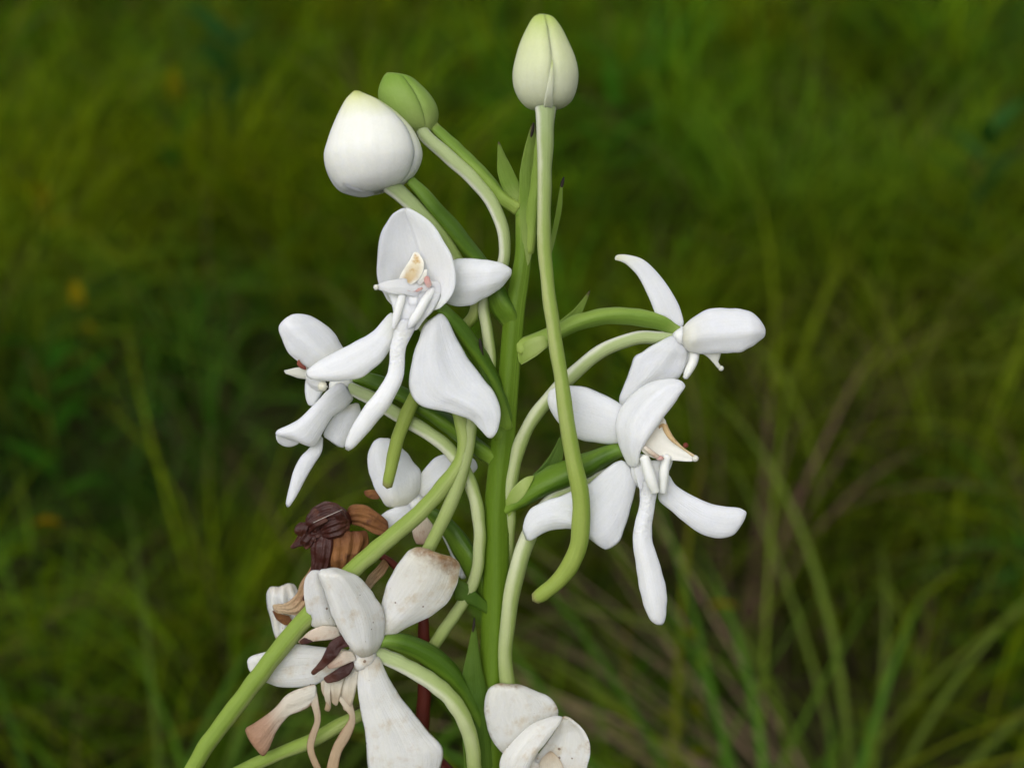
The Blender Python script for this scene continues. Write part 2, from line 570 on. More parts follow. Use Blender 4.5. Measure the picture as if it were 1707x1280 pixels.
M_beige = plant_mat("beige_tissue", [(0, (0.70, 0.63, 0.53)), (0.6, (0.62, 0.50, 0.40)), (1, (0.46, 0.29, 0.22))], sss=0.5, veins=1.6, crumple=1.0,
                    edge=((0.36, 0.2, 0.13), 0.8, 1.3), blotch=((0.42, 0.26, 0.18), 0.52, 0.75, 500))
M_anther = plant_mat("anther_yellow", [(0, (0.62, 0.42, 0.2)), (0.4, (0.68, 0.54, 0.34)), (0.75, (0.76, 0.71, 0.54)), (1, (0.82, 0.81, 0.74))], sss=0.4, grain=0.4,
                     blotch=((0.50, 0.30, 0.10), 0.50, 0.70, 600), edge=((0.80, 0.78, 0.68), 0.25, 1.1))
M_tan = plant_mat("column_tan", [(0, (0.76, 0.70, 0.58)), (0.25, (0.80, 0.78, 0.69)), (1, (0.82, 0.81, 0.74))], sss=0.3,
                  grain=0.3)
M_ridge = plant_mat("anther_ridge_tan", [(0, (0.50, 0.32, 0.15)), (0.5, (0.58, 0.42, 0.22)), (1, (0.66, 0.54, 0.34))], sss=0.2, grain=0.5, blotch=((0.30, 0.16, 0.06), 0.52, 0.7, 800))
M_column = plant_mat("column_cream", sscale=0.0021, sss=0.85, stops=[(0, (0.74, 0.73, 0.62)), (0.7, (0.74, 0.71, 0.56)), (1, (0.72, 0.72, 0.64))], grain=0.2)
M_strap = plant_mat("lip_midlobe_white", [(0, (0.72, 0.73, 0.70)), (0.3, W), (1, W)], sscale=0.0021, sss=0.85, veins=0.5, grain=0.25, specks=0.2, wrinkle=3.0)
M_throat = plant_mat("throat_white", sscale=0.0021, sss=0.85, stops=[(0, (0.74, 0.75, 0.70)), (1, W)], veins=0.5)
M_stigma = plant_mat("stigma_glassy", [(0, (0.78, 0.79, 0.76)), (1, (0.76, 0.78, 0.74))], sss=0.6, rough=0.35)
M_bud_w = plant_mat("bud_white", [(0, (0.70, 0.71, 0.62)), (0.15, W), (0.60, (0.82, 0.83, 0.76)), (0.80, (0.66, 0.69, 0.36)), (0.96, (0.42, 0.48, 0.10)), (1, (0.2, 0.2, 0.08))],
                    specks=0.12, veins=0.25, sss=0.85, sscale=0.002)
M_bud_w2 = plant_mat("bud_white_green_flank", [(0, (0.72, 0.73, 0.62)), (0.25, W), (0.5, (0.72, 0.75, 0.55)), (0.8, (0.52, 0.6, 0.22)), (1, (0.3, 0.36, 0.08))],
                     veins=0.25, sss=0.85, sscale=0.002)
M_bud_t = plant_mat("bud_greenish_white", [(0, (0.60, 0.62, 0.42)), (0.3, (0.66, 0.69, 0.50)), (0.62, (0.62, 0.67, 0.38)), (0.85, (0.42, 0.52, 0.14)), (0.965, (0.30, 0.40, 0.08)), (1, (0.06, 0.07, 0.04))],
                    specks=0.15, veins=0.25, sss=0.85, sscale=0.002)
M_bud_g = plant_mat("bud_green", [(0, (0.36, 0.44, 0.15)), (0.3, (0.26, 0.37, 0.09)), (0.75, (0.17, 0.29, 0.035)), (0.97, (0.19, 0.28, 0.04)), (1, (0.12, 0.12, 0.05))],
                    veins=0.4, sss=0.3)
M_spur_long = plant_mat("spur_white_to_green", [(0, (0.70, 0.72, 0.62)), (0.2, (0.60, 0.63, 0.48)), (0.38, (0.40, 0.45, 0.18)), (0.62, (0.29, 0.37, 0.075)), (0.97, (0.27, 0.35, 0.065)), (1, (0.24, 0.24, 0.08))],
                        stripe=((0.19, 0.30, 0.025), 0.45, 0.95, 0.65), veins=1.0, sss=0.5, sscale=0.0016)
M_spur_pale = plant_mat("spur_pale", [(0, (0.74, 0.75, 0.68)), (0.3, (0.66, 0.68, 0.54)), (0.6, (0.48, 0.53, 0.29)), (1, (0.27, 0.35, 0.09))],
                        stripe=((0.24, 0.34, 0.05), 0.35, 0.95, 0.7), veins=0.9, sss=0.5, sscale=0.0016)
M_spur_green = plant_mat("spur_green", [(0, (0.28, 0.36, 0.09)), (0.5, (0.235, 0.33, 0.055)), (1, (0.22, 0.32, 0.05))],
                         stripe=((0.36, 0.43, 0.15), 0.35, 0.95, 0.7), veins=1.1, sss=0.5, sscale=0.0016, specks=0.2)
M_ovary = plant_mat("ovary_green", [(0, (0.26, 0.38, 0.06)), (0.15, OVARY), (0.75, (0.062, 0.13, 0.008)), (1, (0.2, 0.33, 0.05))], veins=1.0, sss=0.35,
                    stripe=((0.14, 0.24, 0.02), 0.45, 0.95, 0.6), rough=0.42)
M_ovary_lt = plant_mat("ovary_light_green", [(0, (0.27, 0.35, 0.07)), (0.25, (0.15, 0.25, 0.03)), (0.8, (0.16, 0.27, 0.035)), (1, (0.3, 0.38, 0.1))], veins=0.9,
                       sss=0.2, stripe=((0.26, 0.36, 0.07), 0.3, 1.1, 0.5))
M_stem = plant_mat("stem_green", [(0, (0.095, 0.17, 0.008)), (0.6, (0.10, 0.18, 0.008)), (0.8, (0.13, 0.22, 0.02)), (0.92, (0.27, 0.36, 0.07)), (1, (0.34, 0.43, 0.12))], veins=0.9, sss=0.35,
                   stripe=((0.15, 0.25, 0.022), 0.2, 1.1, 0.6), specks=0.25)
M_node = plant_mat("node_pale", [(0, (0.2, 0.29, 0.045)), (0.6, (0.32, 0.4, 0.12)), (1, (0.24, 0.33, 0.06))], sss=0.2)
M_bract = plant_mat("bract_green", [(0, (0.26, 0.34, 0.09)), (0.35, (0.13, 0.22, 0.022)), (0.9, (0.13, 0.20, 0.025)), (0.96, (0.1, 0.09, 0.03)), (1, (0.02, 0.015, 0.01))], veins=1.2, sss=0.2,
                    tip=((0.02, 0.016, 0.01), 0.93, 1.05))
M_bract_dk = plant_mat("bract_dark_green", [(0, (0.085, 0.16, 0.012)), (0.4, (0.045, 0.10, 0.007)), (0.93, (0.07, 0.13, 0.01)), (1, (0.03, 0.022, 0.012))], veins=1.3, sss=0.1, specks=0.8,
                       tip=((0.025, 0.018, 0.01), 0.93, 1.08))
M_tipdark = plant_mat("withered_bract_tip", [(0, (0.03, 0.022, 0.014)), (1, (0.012, 0.01, 0.008))], sss=0, rough=0.7, grain=0.8)
M_hair = plant_mat("silk_thread", [(0, (0.55, 0.5, 0.45)), (1, (0.55, 0.5, 0.45))], sss=0)


def grass_mat(name, transl=0.45, rough=0.8, spec=0.0):
    m, nt, N, L = new_mat(name)
    out = N.new("ShaderNodeOutputMaterial")
    at = N.new("ShaderNodeAttribute")
    at.attribute_name = "tint"
    tc = N.new("ShaderNodeTexCoord")
    nz = noise(N, L, tc.outputs['Object'], 130, 3)
    col = mix_rgb(N, L, 0.5, at.outputs['Color'], mix_rgb(N, L, nz, (0.5, 0.5, 0.5), (1.3, 1.3, 1.2)), 'MULTIPLY')
    bs = N.new("ShaderNodeBsdfPrincipled")
    bs.inputs['Roughness'].default_value = rough
    bs.inputs['Specular IOR Level'].default_value = spec
    L.new(col, bs.inputs['Base Color'])
    tr = N.new("ShaderNodeBsdfTranslucent")
    tcol = mix_rgb(N, L, 1.0, col, (1.15, 1.1, 0.45), 'MULTIPLY')
    L.new(tcol, tr.inputs['Color'])
    mx = N.new("ShaderNodeMixShader")
    mx.inputs[0].default_value = transl
    L.new(bs.outputs[0], mx.inputs[1])
    L.new(tr.outputs[0], mx.inputs[2])
    L.new(mx.outputs[0], out.inputs[0])
    return m


M_grass = grass_mat("grass_blades")
M_straw = grass_mat("dead_straw", transl=0.15, rough=0.7)

# ------------------------------------------------------------------ ground
def ground():
    m, nt, N, L = new_mat("meadow_soil")
    out = N.new("ShaderNodeOutputMaterial")
    bs = N.new("ShaderNodeBsdfPrincipled")
    L.new(bs.outputs[0], out.inputs[0])
    tc = N.new("ShaderNodeTexCoord")
    n1 = noise(N, L, tc.outputs['Object'], 9, 6, 0.65)
    n2 = noise(N, L, tc.outputs['Object'], 60, 5, 0.65)
    c1 = mix_rgb(N, L, smooth(N, L, n2, 0.35, 0.7), (0.022, 0.014, 0.009), (0.055, 0.036, 0.024))
    col = mix_rgb(N, L, smooth(N, L, n1, 0.42, 0.62), c1, (0.035, 0.048, 0.010))
    # beyond the built sward the meadow itself carries the colour
    geo = N.new("ShaderNodeNewGeometry")
    ln = N.new("ShaderNodeVectorMath")
    ln.operation = 'LENGTH'
    L.new(geo.outputs['Position'], ln.inputs[0])
    col = mix_rgb(N, L, smooth(N, L, ln.outputs['Value'], 3.2, 4.6), col,
                  mix_rgb(N, L, n1, (0.03, 0.05, 0.008), (0.07, 0.10, 0.014)))
    L.new(col, bs.inputs['Base Color'])
    bs.inputs['Roughness'].default_value = 0.95
    bs.inputs['Specular IOR Level'].default_value = 0.1
    bp = N.new("ShaderNodeBump")
    bp.inputs['Strength'].default_value = 0.8
    bp.inputs['Distance'].default_value = 0.01
    L.new(n2, bp.inputs['Height'])
    L.new(bp.outputs[0], bs.inputs['Normal'])
    xs = np.concatenate([[-150, -60, -20, -8], np.linspace(-4, 4, 81), [8, 20, 60, 150]])
    X, Y = np.meshgrid(xs, xs)
    Z = 0.012 * np.sin(X * 5.1 + 1) * np.cos(Y * 4.3) + 0.006 * np.sin(X * 17 + Y * 13) - 0.02
    Z[(np.abs(X) > 4.05) | (np.abs(Y) > 4.05)] = -0.02
    V = np.stack([X, Y, Z], -1).reshape(-1, 3)
    o = make("ground", V, grid_faces(len(xs), len(xs)), m, None, origin=(0, 0, 0))
    o['kind'] = 'structure'
    o['label'] = 'dark soil of the meadow under the long grass'
    return o


ground()


# ------------------------------------------------------------------ meadow
def blade_arrays(base, az, length, width, phi0, bend, nseg=6, twist=None, fold=0.0, sway=None):
    """ribbons bending over: arrays of blades -> vertices (B, nseg+1, 2, 3)"""
    B = len(az)
    t = np.linspace(0, 1, nseg + 1)
    phi = phi0[:, None] + bend[:, None] * t[None, :] ** 1.4
    ds = length[:, None] / nseg
    azt = az[:, None] + (sway[:, None] * t[None, :] if sway is not None else 0)
    dx = np.sin(phi) * np.cos(azt) * ds
    dy = np.sin(phi) * np.sin(azt) * ds
    dz = np.cos(phi) * ds
    pos = np.zeros((B, nseg + 1, 3))
    pos[:, 1:, 0] = np.cumsum(dx[:, :-1], 1)
    pos[:, 1:, 1] = np.cumsum(dy[:, :-1], 1)
    pos[:, 1:, 2] = np.cumsum(dz[:, :-1], 1)
    pos += base[:, None, :]
    tw = (twist if twist is not None else np.zeros(B))[:, None] * t[None, :]
    sx, sy = -np.sin(azt + tw), np.cos(azt + tw)
    prof = np.clip((1 - t) ** 0.7 * (0.55 + 0.9 * np.minimum(t * 3, 1) * 0.5), 0.02, 1)
    hw = 0.5 * width[:, None] * prof[None, :]
    side = np.stack([sx * hw, sy * hw, np.zeros_like(hw) + 0.25 * hw * np.sin(tw)], -1)
    return np.stack([pos - side, pos + side], 2)


def ribbon_mesh(name, V, tint, mat):
    B, n1, _, _ = V.shape
    nv = B * n1 * 2
    nseg = n1 - 1
    me = bpy.data.meshes.new(name)
    me.vertices.add(nv)
    me.vertices.foreach_set("co", V.reshape(-1).astype(np.float32))
    b = (np.arange(B) * n1 * 2)[:, None]
    i = (np.arange(nseg) * 2)[None, :]
    a = (b + i).reshape(-1)
    q = np.stack([a, a + 1, a + 3, a + 2], 1).astype(np.int32)
    me.loops.add(q.size)
    me.loops.foreach_set("vertex_index", q.reshape(-1))
    me.polygons.add(len(q))
    me.polygons.foreach_set("loop_start", np.arange(len(q), dtype=np.int32) * 4)
    me.polygons.foreach_set("loop_total", np.full(len(q), 4, np.int32))
    me.polygons.foreach_set("use_smooth", np.ones(len(q), bool))
    me.update(calc_edges=True)
    ca = me.color_attributes.new("tint", 'FLOAT_COLOR', 'POINT')
    c = np.ones((B, n1 * 2, 4), np.float32)
    c[:, :, :3] = tint if tint.ndim == 3 else tint[:, None, :]
    ca.data.foreach_set("color", c.reshape(-1))
    me.materials.append(mat)
    ob = bpy.data.objects.new(name, me)
    COL.objects.link(ob)
    return ob


G_OLIVE = np.array([0.078, 0.130, 0.003])
G_YELLOW = np.array([0.134, 0.154, 0.003])
G_GREEN = np.array([0.036, 0.120, 0.009])
G_BLUE = np.array([0.030, 0.104, 0.022])
G_DARK = np.array([0.030, 0.060, 0.004])
G_STRAW = np.array([0.17, 0.12, 0.07])

# patches of the meadow (direction in the photo, radius in metres): density, height, colour shift
PATCH = []


def patch(px, py, rad, dens=1.0, hgt=1.0, tint=None, amt=0.0):
    c = at_z(px, py, 0.17)
    PATCH.append((c[0], c[1], rad, dens, hgt, tint, amt))


patch(270, 545, 0.13, 0.10, 0.6, G_DARK, 0.6)
patch(50, 560, 0.12, 1.0, 1.0, G_BLUE, 0.75)
patch(150, 420, 0.13, 0.8, 0.95, G_BLUE, 0.5)
patch(110, 260, 0.16, 1.2, 1.05, G_YELLOW, 0.5)
patch(300, 60, 0.25, 1.0, 1.0, G_OLIVE, 0.6)
patch(380, 40, 0.14, 0.6, 0.9, G_BLUE, 0.6)
patch(250, 770, 0.12, 1.3, 1.05, G_YELLOW, 0.45)
patch(60, 1000, 0.08, 0.6, 0.9, G_GREEN, 0.7)
patch(150, 1230, 0.05, 0.25, 0.6, G_DARK, 0.5)
patch(350, 1000, 0.07, 0.15, 0.6, G_DARK, 0.5)
patch(60, 690, 0.08, 0.3, 0.8, G_DARK, 0.5)
patch(440, 450, 0.08, 0.4, 0.8, G_GREEN, 0.5)
patch(300, 1180, 0.07, 1.1, 1.0, G_GREEN, 0.8)
patch(1060, 710, 0.085, 0.15, 0.65, G_DARK, 0.4)
patch(1240, 690, 0.075, 0.15, 0.6, G_STRAW, 0.3)
patch(1650, 80, 0.2, 0.4, 0.75, G_DARK, 0.5)
patch(1500, 300, 0.25, 1.2, 1.0, G_YELLOW, 0.4)
patch(1450, 200, 0.2, 1.0, 1.0, G_GREEN, 0.5)
patch(1080, 130, 0.2, 1.0, 1.0, G_GREEN, 0.5)
patch(1330, 1000, 0.085, 0.06, 0.55, G_DARK, 0.5)
patch(1480, 880, 0.085, 0.2, 0.7, G_DARK, 0.4)
patch(1560, 1040, 0.06, 0.1, 0.6, G_DARK, 0.4)
patch(1400, 560, 0.12, 1.2, 1.0, G_OLIVE, 0.6)
patch(1550, 480, 0.1, 0.5, 0.8, G_STRAW, 0.25)


def field(x, y):
    d = np.ones_like(x)
    h = np.ones_like(x)
    tint = np.zeros(x.shape + (3,))
    wsum = np.zeros_like(x)
    for (cx, cy, r, de, hg, tn, am) in PATCH:
        g = np.exp(-((x - cx) ** 2 + (y - cy) ** 2) / (2 * (r * 0.75) ** 2))
        d *= 1 + (de - 1) * g
        h *= 1 + (hg - 1) * g
        if tn is not None:
            tint += (g * am)[..., None] * tn
            wsum += g * am
    return d, h, tint, wsum


def meadow():
    # tussocks over the ground that the frame (and a step either side of it) can see
    xs, ys = [], []
    N0 = 9000
    y = rng.uniform(-0.35, 3.9, N0 * 3)
    half = 0.55 + 0.62 * (y + 0.35)
    x = rng.uniform(-1, 1, len(y)) * half
    # denser near, sparser far
    keep = rng.uniform(0, 1, len(y)) < np.clip(0.40 / (0.25 + 0.35 * np.abs(y)), 0.12, 1.0) * half / half.max() * 1.45
    x, y = x[keep], y[keep]
    d, h, tint, ws = field(x, y)
    k2 = rng.uniform(0, 1.3, len(x)) < d
    x, y, h, tint, ws = x[k2], y[k2], h[k2], tint[k2], ws[k2]
    gap = np.sin(x * 31 + 2.1 * np.sin(y * 17 + 1)) * np.sin(y * 22 + 1.7 * np.sin(x * 19)) + 0.35 * np.sin(x * 11 + y * 7 + 2 * np.sin(y * 9))
    k3 = gap > -0.25 + 0.2 * rng.normal(size=len(x))
    x, y, h, tint, ws = x[k3], y[k3], h[k3], tint[k3], ws[k3]
    nt = len(x)
    lowf = 0.5 + 0.5 * np.sin(x * 9 + 1.3 * np.sin(y * 7)) * np.cos(y * 8 + 0.9 * np.sin(x * 6))
    hue = np.clip(rng.normal(0.36, 0.25, nt) + 0.35 * (lowf - 0.5), 0, 1)
    base_c = np.where((hue < 0.33)[:, None], G_GREEN * (1 - hue[:, None] * 3) + G_OLIVE * hue[:, None] * 3,
                      G_OLIVE * (1 - (hue[:, None] - .33) / .67) + G_YELLOW * (hue[:, None] - .33) / .67)
    blue = rng.uniform(0, 1, nt) < 0.10
    base_c[blue] = G_BLUE
    spot = np.zeros(nt)
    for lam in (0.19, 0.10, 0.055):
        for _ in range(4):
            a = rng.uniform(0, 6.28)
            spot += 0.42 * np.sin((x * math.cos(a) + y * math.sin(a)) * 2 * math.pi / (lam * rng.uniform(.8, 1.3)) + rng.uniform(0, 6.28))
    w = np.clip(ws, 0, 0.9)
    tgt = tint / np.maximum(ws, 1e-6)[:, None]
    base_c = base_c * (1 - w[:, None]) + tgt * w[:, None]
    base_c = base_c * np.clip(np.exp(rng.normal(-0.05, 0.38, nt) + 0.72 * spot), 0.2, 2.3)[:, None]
    hgt = rng.uniform(0.13, 0.26, nt) * h * (0.8 + 0.4 * lowf) * np.clip(1 + 0.16 * spot, 0.6, 1.3)
    hgt *= 0.62 + 0.38 * np.clip((y - 0.25) / 0.5, 0, 1)
    nb = rng.integers(24, 42, nt)
    idx = np.repeat(np.arange(nt), nb)
    B = len(idx)
    far = np.clip(y[idx] / 3.0, 0, 1)
    az = rng.uniform(0, 2 * np.pi, B) + 0.0
    lean_az = rng.uniform(0, 2 * np.pi, nt)[idx]
    az = np.where(rng.uniform(0, 1, B) < 0.55, lean_az + rng.normal(0, 0.7, B), az)
    rr = np.abs(rng.normal(0, 0.012, B))
    base = np.stack([x[idx] + rr * np.cos(az), y[idx] + rr * np.sin(az), np.full(B, -0.015)], 1)
    ln = hgt[idx] * rng.uniform(0.65, 1.3, B)
    wd = (0.0011 + 0.0014 * rng.uniform(0, 1, B) + 0.0017 * (rng.uniform(0, 1, nt) ** 2)[idx]) * (1 + 0.6 * far)
    ph = np.abs(rng.normal(0.22, 0.2, B))
    bd = np.abs(rng.normal(2.1, 0.6, B))
    sw = rng.normal(0, 0.5, B)
    tw = rng.normal(0, 0.9, B)
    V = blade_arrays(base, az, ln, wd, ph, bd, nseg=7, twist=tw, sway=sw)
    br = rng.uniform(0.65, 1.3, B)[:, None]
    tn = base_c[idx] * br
    straw = rng.uniform(0, 1, B) < 0.05
    tn[straw] = G_STRAW * rng.uniform(0.4, 1.0, straw.sum())[:, None]
    # yellowed blade tips
    T = np.repeat(tn[:, None, :], 16, 1)
    g = np.linspace(0, 1, 8).repeat(2)
    ytip = (rng.uniform(0, 1, B) < 0.3)[:, None] * np.clip((g - 0.6) / 0.4, 0, 1)[None, :] * 0.7
    T = T * (1 - ytip[..., None]) + ytip[..., None] * np.array([0.13, 0.11, 0.02])
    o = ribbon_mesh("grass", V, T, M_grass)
    o['kind'] = 'stuff'
    o['label'] = 'dense out of focus meadow grass filling the whole scene behind the orchid'
    # low thatch of dead blades and fine shoots close to the soil
    n = 26000
    y = rng.uniform(-0.3, 3.2, n)
    x = rng.uniform(-1, 1, n) * (0.55 + 0.6 * (y + 0.35))
    az = rng.uniform(0, 2 * np.pi, n)
    V = blade_arrays(np.stack([x, y, rng.uniform(-0.02, 0.05, n)], 1), az, rng.uniform(0.05, 0.16, n), rng.uniform(0.001, 0.0028, n),
                     np.abs(rng.normal(0.9, 0.35, n)), rng.normal(0.5, 0.5, n), nseg=3, twist=rng.normal(0, 1, n))
    c = np.where((rng.uniform(0, 1, n) < 0.5)[:, None], G_STRAW * 0.35, G_DARK * 1.1) * rng.uniform(0.5, 1.4, n)[:, None]
    o = ribbon_mesh("thatch", V, c, M_straw)
    o['kind'] = 'stuff'
    o['label'] = 'dead brown blades lying between the grass stems'


meadow()


def empty(name, loc, label, cat, group=None):
    e = bpy.data.objects.new(name, None)
    COL.objects.link(e)
    e.location = loc
    e.empty_display_size = 0.02
    e['label'] = label
    e['category'] = cat
    if group:
        e['group'] = group
    WORLD_LOC[e.name] = np.asarray(loc, float)
    return e


def blade_part(parent, name, base, az, length, width, phi0, bend, tint, mat, sway=0.0, twist=0.0, nseg=12, bend_pow=1.4, tipc=None):
    """one broad grass blade with a folded midrib, its own mesh"""
    t = np.linspace(0, 1, nseg + 1)
    phi = phi0 + bend * t ** bend_pow
    ds = length / nseg
    a = az + sway * t
    step = np.stack([np.sin(phi) * np.cos(a), np.sin(phi) * np.sin(a), np.cos(phi)], 1) * ds
    pos = np.vstack([[0, 0, 0], np.cumsum(step[:-1], 0)]) + np.asarray(base)
    T = step / np.linalg.norm(step, axis=1, keepdims=True)
    aa = a + twist * t
    side = np.stack([-np.sin(aa), np.cos(aa), np.zeros_like(aa)], 1)
    nrm = np.cross(T, side)
    prof = np.clip((1 - t ** 2.2) * (0.5 + 0.5 * np.minimum(t * 4, 1)), 0.03, 1)
    hw = (0.5 * width * prof)[:, None]
    L, R, Mv = pos - side * hw + nrm * hw * 0.35, pos + side * hw + nrm * hw * 0.35, pos
    V = np.stack([L, Mv, R], 1).reshape(-1, 3)
    ob = make(name, V, grid_faces(nseg + 1, 3), mat, parent, origin=base)
    me = ob.data
    ca = me.color_attributes.new("tint", 'FLOAT_COLOR', 'POINT')
    c = np.ones((len(V), 4), np.float32)
    tcol = np.asarray(tint)
    end = tcol if tipc is None else np.asarray(tipc)
    f = np.clip((t - 0.55) / 0.45, 0, 1).repeat(3)[:, None]
    c[:, :3] = tcol * (1 - f) + end * f
    ca.data.foreach_set("color", c.ravel())
    return ob


def tuft(name, px, py, z, label, cat, n, length, width, tint, azc=None, azs=3.14, phi=(0.1, 0.5), bend=(0.8, 1.8), mat=None, group=None, seed=1, part='leaf', tipc=None):
    """a clump whose blades come to their crest near height z in the given direction"""
    r = np.random.default_rng(seed)
    top = at_z(px, py, z)
    b = np.array([top[0], top[1], -0.015])
    e = empty(name, b, label, cat, group or ("broad grass clumps in the meadow" if cat == "grass clump" else "dry straw in the meadow"))
    for i in range(n):
        az = r.uniform(-math.pi, math.pi) if azc is None else azc + r.normal(0, azs)
        rr = abs(r.normal(0, 0.008))
        tt = np.asarray(tint) * r.uniform(0.7, 1.3)
        blade_part(e, part, b + np.array([rr * math.cos(az), rr * math.sin(az), 0]), az, length * r.uniform(0.75, 1.2), width * r.uniform(0.7, 1.25),
                   r.uniform(*phi), r.uniform(*bend), tt, mat or M_grass, sway=r.normal(0, 0.4), twist=r.normal(0, 0.7),
                   tipc=None if tipc is None else np.asarray(tipc) * r.uniform(0.7, 1.2))
    return e


# clumps of broad grass that can be told apart in the blur at the lower right and left
tuft("grass_tuft", 1175, 985, 0.265, "yellowing clump of broad grass blades fanning downward under the right hand flower", "grass clump", 24, 0.36, 0.0036,
     (0.175, 0.215, 0.014), seed=11, tipc=(0.22, 0.15, 0.02), bend=(1.2, 2.4))
tuft("grass_tuft", 1390, 1150, 0.27, "bright green clump of broad blades at the lower right, below the dark gap", "grass clump", 15, 0.35, 0.0050,
     (0.095, 0.215, 0.025), seed=12, bend=(1.1, 2.3))
tuft("grass_tuft", 1600, 1130, 0.26, "olive clump of upright broad blades in the lower right corner", "grass clump", 20, 0.34, 0.0040,
     (0.150, 0.205, 0.014), seed=13, bend=(0.9, 2.2))
tuft("grass_tuft", 1330, 930, 0.235, "few long thin blades arching like hoops over the dark gap", "grass clump", 9, 0.40, 0.0030,
     (0.160, 0.215, 0.03), seed=14, bend=(2.0, 2.9))
tuft("grass_tuft", 1520, 880, 0.225, "pale green clump with one upright blunt blade behind the dry straw", "grass clump", 11, 0.31, 0.0042,
     (0.150, 0.215, 0.035), seed=15, bend=(1.0, 2.2))
tuft("grass_tuft", 1060, 1130, 0.26, "dark green clump of narrow blades between the spike base and the bright clump", "grass clump", 16, 0.33, 0.0036,
     (0.090, 0.175, 0.016), seed=16, bend=(1.1, 2.2))
tuft("grass_tuft", 1490, 1230, 0.27, "grass clump in the bottom right between the bright green and the corner clump", "grass clump", 14, 0.33, 0.0036,
     (0.125, 0.195, 0.016), seed=23, bend=(1.0, 2.2))
tuft("grass_tuft", 200, 985, 0.245, "clump of long pale blades leaning across the lower left", "grass clump", 13, 0.36, 0.0038,
     (0.105, 0.165, 0.026), azc=0.4, azs=0.6, seed=17, bend=(1.2, 2.3))
tuft("grass_tuft", 70, 1160, 0.235, "low clump of green blades in the lower left corner beside bare soil", "grass clump", 13, 0.29, 0.0044,
     (0.065, 0.150, 0.018), seed=18, bend=(1.2, 2.3))
tuft("grass_tuft", 330, 1130, 0.24, "bright leafy clump at the lower left beside the hanging spur", "grass clump", 13, 0.29, 0.0048,
     (0.075, 0.170, 0.014), seed=19, bend=(1.2, 2.3))
tuft("dry_grass_tuft", 1660, 985, 0.235, "dry pinkish brown straw lying bent over at the right edge", "dry grass", 24, 0.36, 0.0024,
     (0.26, 0.185, 0.12), azc=math.pi - 0.35, azs=0.25, phi=(0.5, 0.9), bend=(0.7, 1.3), mat=M_straw, seed=20, part='stalk')
tuft("dry_grass_tuft", 1270, 690, 0.18, "sparse purplish brown dead straw behind the two right flowers", "dry grass", 18, 0.25, 0.0026,
     (0.13, 0.075, 0.06), mat=M_straw, seed=21, part='stalk')


def weed(px, py, z, label, n, leaf, tint, seed, accent=None):
    """upright herb: a stalk with broad leaves"""
    r = np.random.default_rng(seed)
    top = at_z(px, py, z)
    b = np.array([top[0], top[1], -0.015])
    e = empty("weed", b, label, "weed", "weeds among the meadow grass")
    st = np.linspace(0, 1, 8)
    h = z + 0.015
    ring = []
    for t in st:
        for a in np.linspace(0, 2 * math.pi, 6, endpoint=False):
            q = 0.0018 * (1 - 0.6 * t)
            ring.append(b + np.array([q * math.cos(a) + 0.01 * t * t, q * math.sin(a), h * t]))
    s = make("stalk", ring, grid_faces(8, 6, close=True), M_grass, e)
    ca = s.data.color_attributes.new("tint", 'FLOAT_COLOR', 'POINT')
    ca.data.foreach_set("color", np.tile(np.array([0.05, 0.09, 0.02, 1], np.float32), len(ring)))
    for i in range(n):
        t = 0.45 + 0.55 * (i + 0.5) / n
        az = i * 2.4 + r.normal(0, 0.3)
        col = np.asarray(tint) * r.uniform(0.75, 1.25)
        if accent is not None and i >= n - accent[0]:
            col = np.asarray(accent[1]) * r.uniform(0.85, 1.15)
        lf = blade_part(e, "leaf", b + np.array([0.01 * t * t, 0, h * t]), az, leaf[0] * r.uniform(0.7, 1.2), leaf[1] * r.uniform(0.8, 1.2),
                   r.uniform(0.7, 1.2), r.uniform(0.3, 0.9), col, M_grass, nseg=8)
        if accent is not None and i >= n - accent[0]:
            lf['label'] = 'yellowed leaf'
    return e


weed(105, 490, 0.215, "weed with a bright yellow top leaf at the left edge of the meadow", 7, (0.028, 0.011), G_GREEN * 0.8, 31, (2, (0.22, 0.17, 0.004)))
weed(50, 565, 0.215, "broad leaved dark green weed below the yellow topped one", 8, (0.042, 0.014), G_GREEN * 0.9, 32)
weed(20, 850, 0.20, "small weed with an orange leaf at the left edge", 6, (0.024, 0.009), G_OLIVE, 33, (1, (0.20, 0.12, 0.004)))
weed(1150, 985, 0.20, "weed with a small orange leaf under the right hand flower", 6, (0.020, 0.007), G_YELLOW, 34, (1, (0.22, 0.14, 0.005)))
weed(45, 310, 0.21, "weed with pale yellow leaves at the upper left edge", 8, (0.036, 0.013), G_OLIVE, 35, (3, (0.16, 0.15, 0.004)))
weed(275, 130, 0.21, "distant weed with dull yellow top leaves at the upper left", 8, (0.05, 0.017), G_GREEN, 36, (2, (0.18, 0.16, 0.005)))
weed(360, 60, 0.22, "far bluish weed with broad leaves near the top left", 10, (0.07, 0.024), G_BLUE, 37)
weed(1020, 110, 0.21, "far pale green weed with long leaves near the topmost bud", 10, (0.08, 0.016), G_GREEN * 1.2, 38)
weed(1640, 210, 0.215, "far bluish green weed at the upper right edge", 9, (0.06, 0.016), G_BLUE, 39)

# ------------------------------------------------------------------ the orchid
foot_dir = P((818, 1290, 0))[0] - P((826, 1000, 0))[0]
p_low = P((818, 1290, 0))[0]
foot_dir /= np.linalg.norm(foot_dir)
foot = p_low + foot_dir * ((p_low[2] + 0.01) / -foot_dir[2])
orchid = empty("orchid", foot, "tall orchid spike with white long spurred flowers and buds, standing in front of the meadow", "orchid")

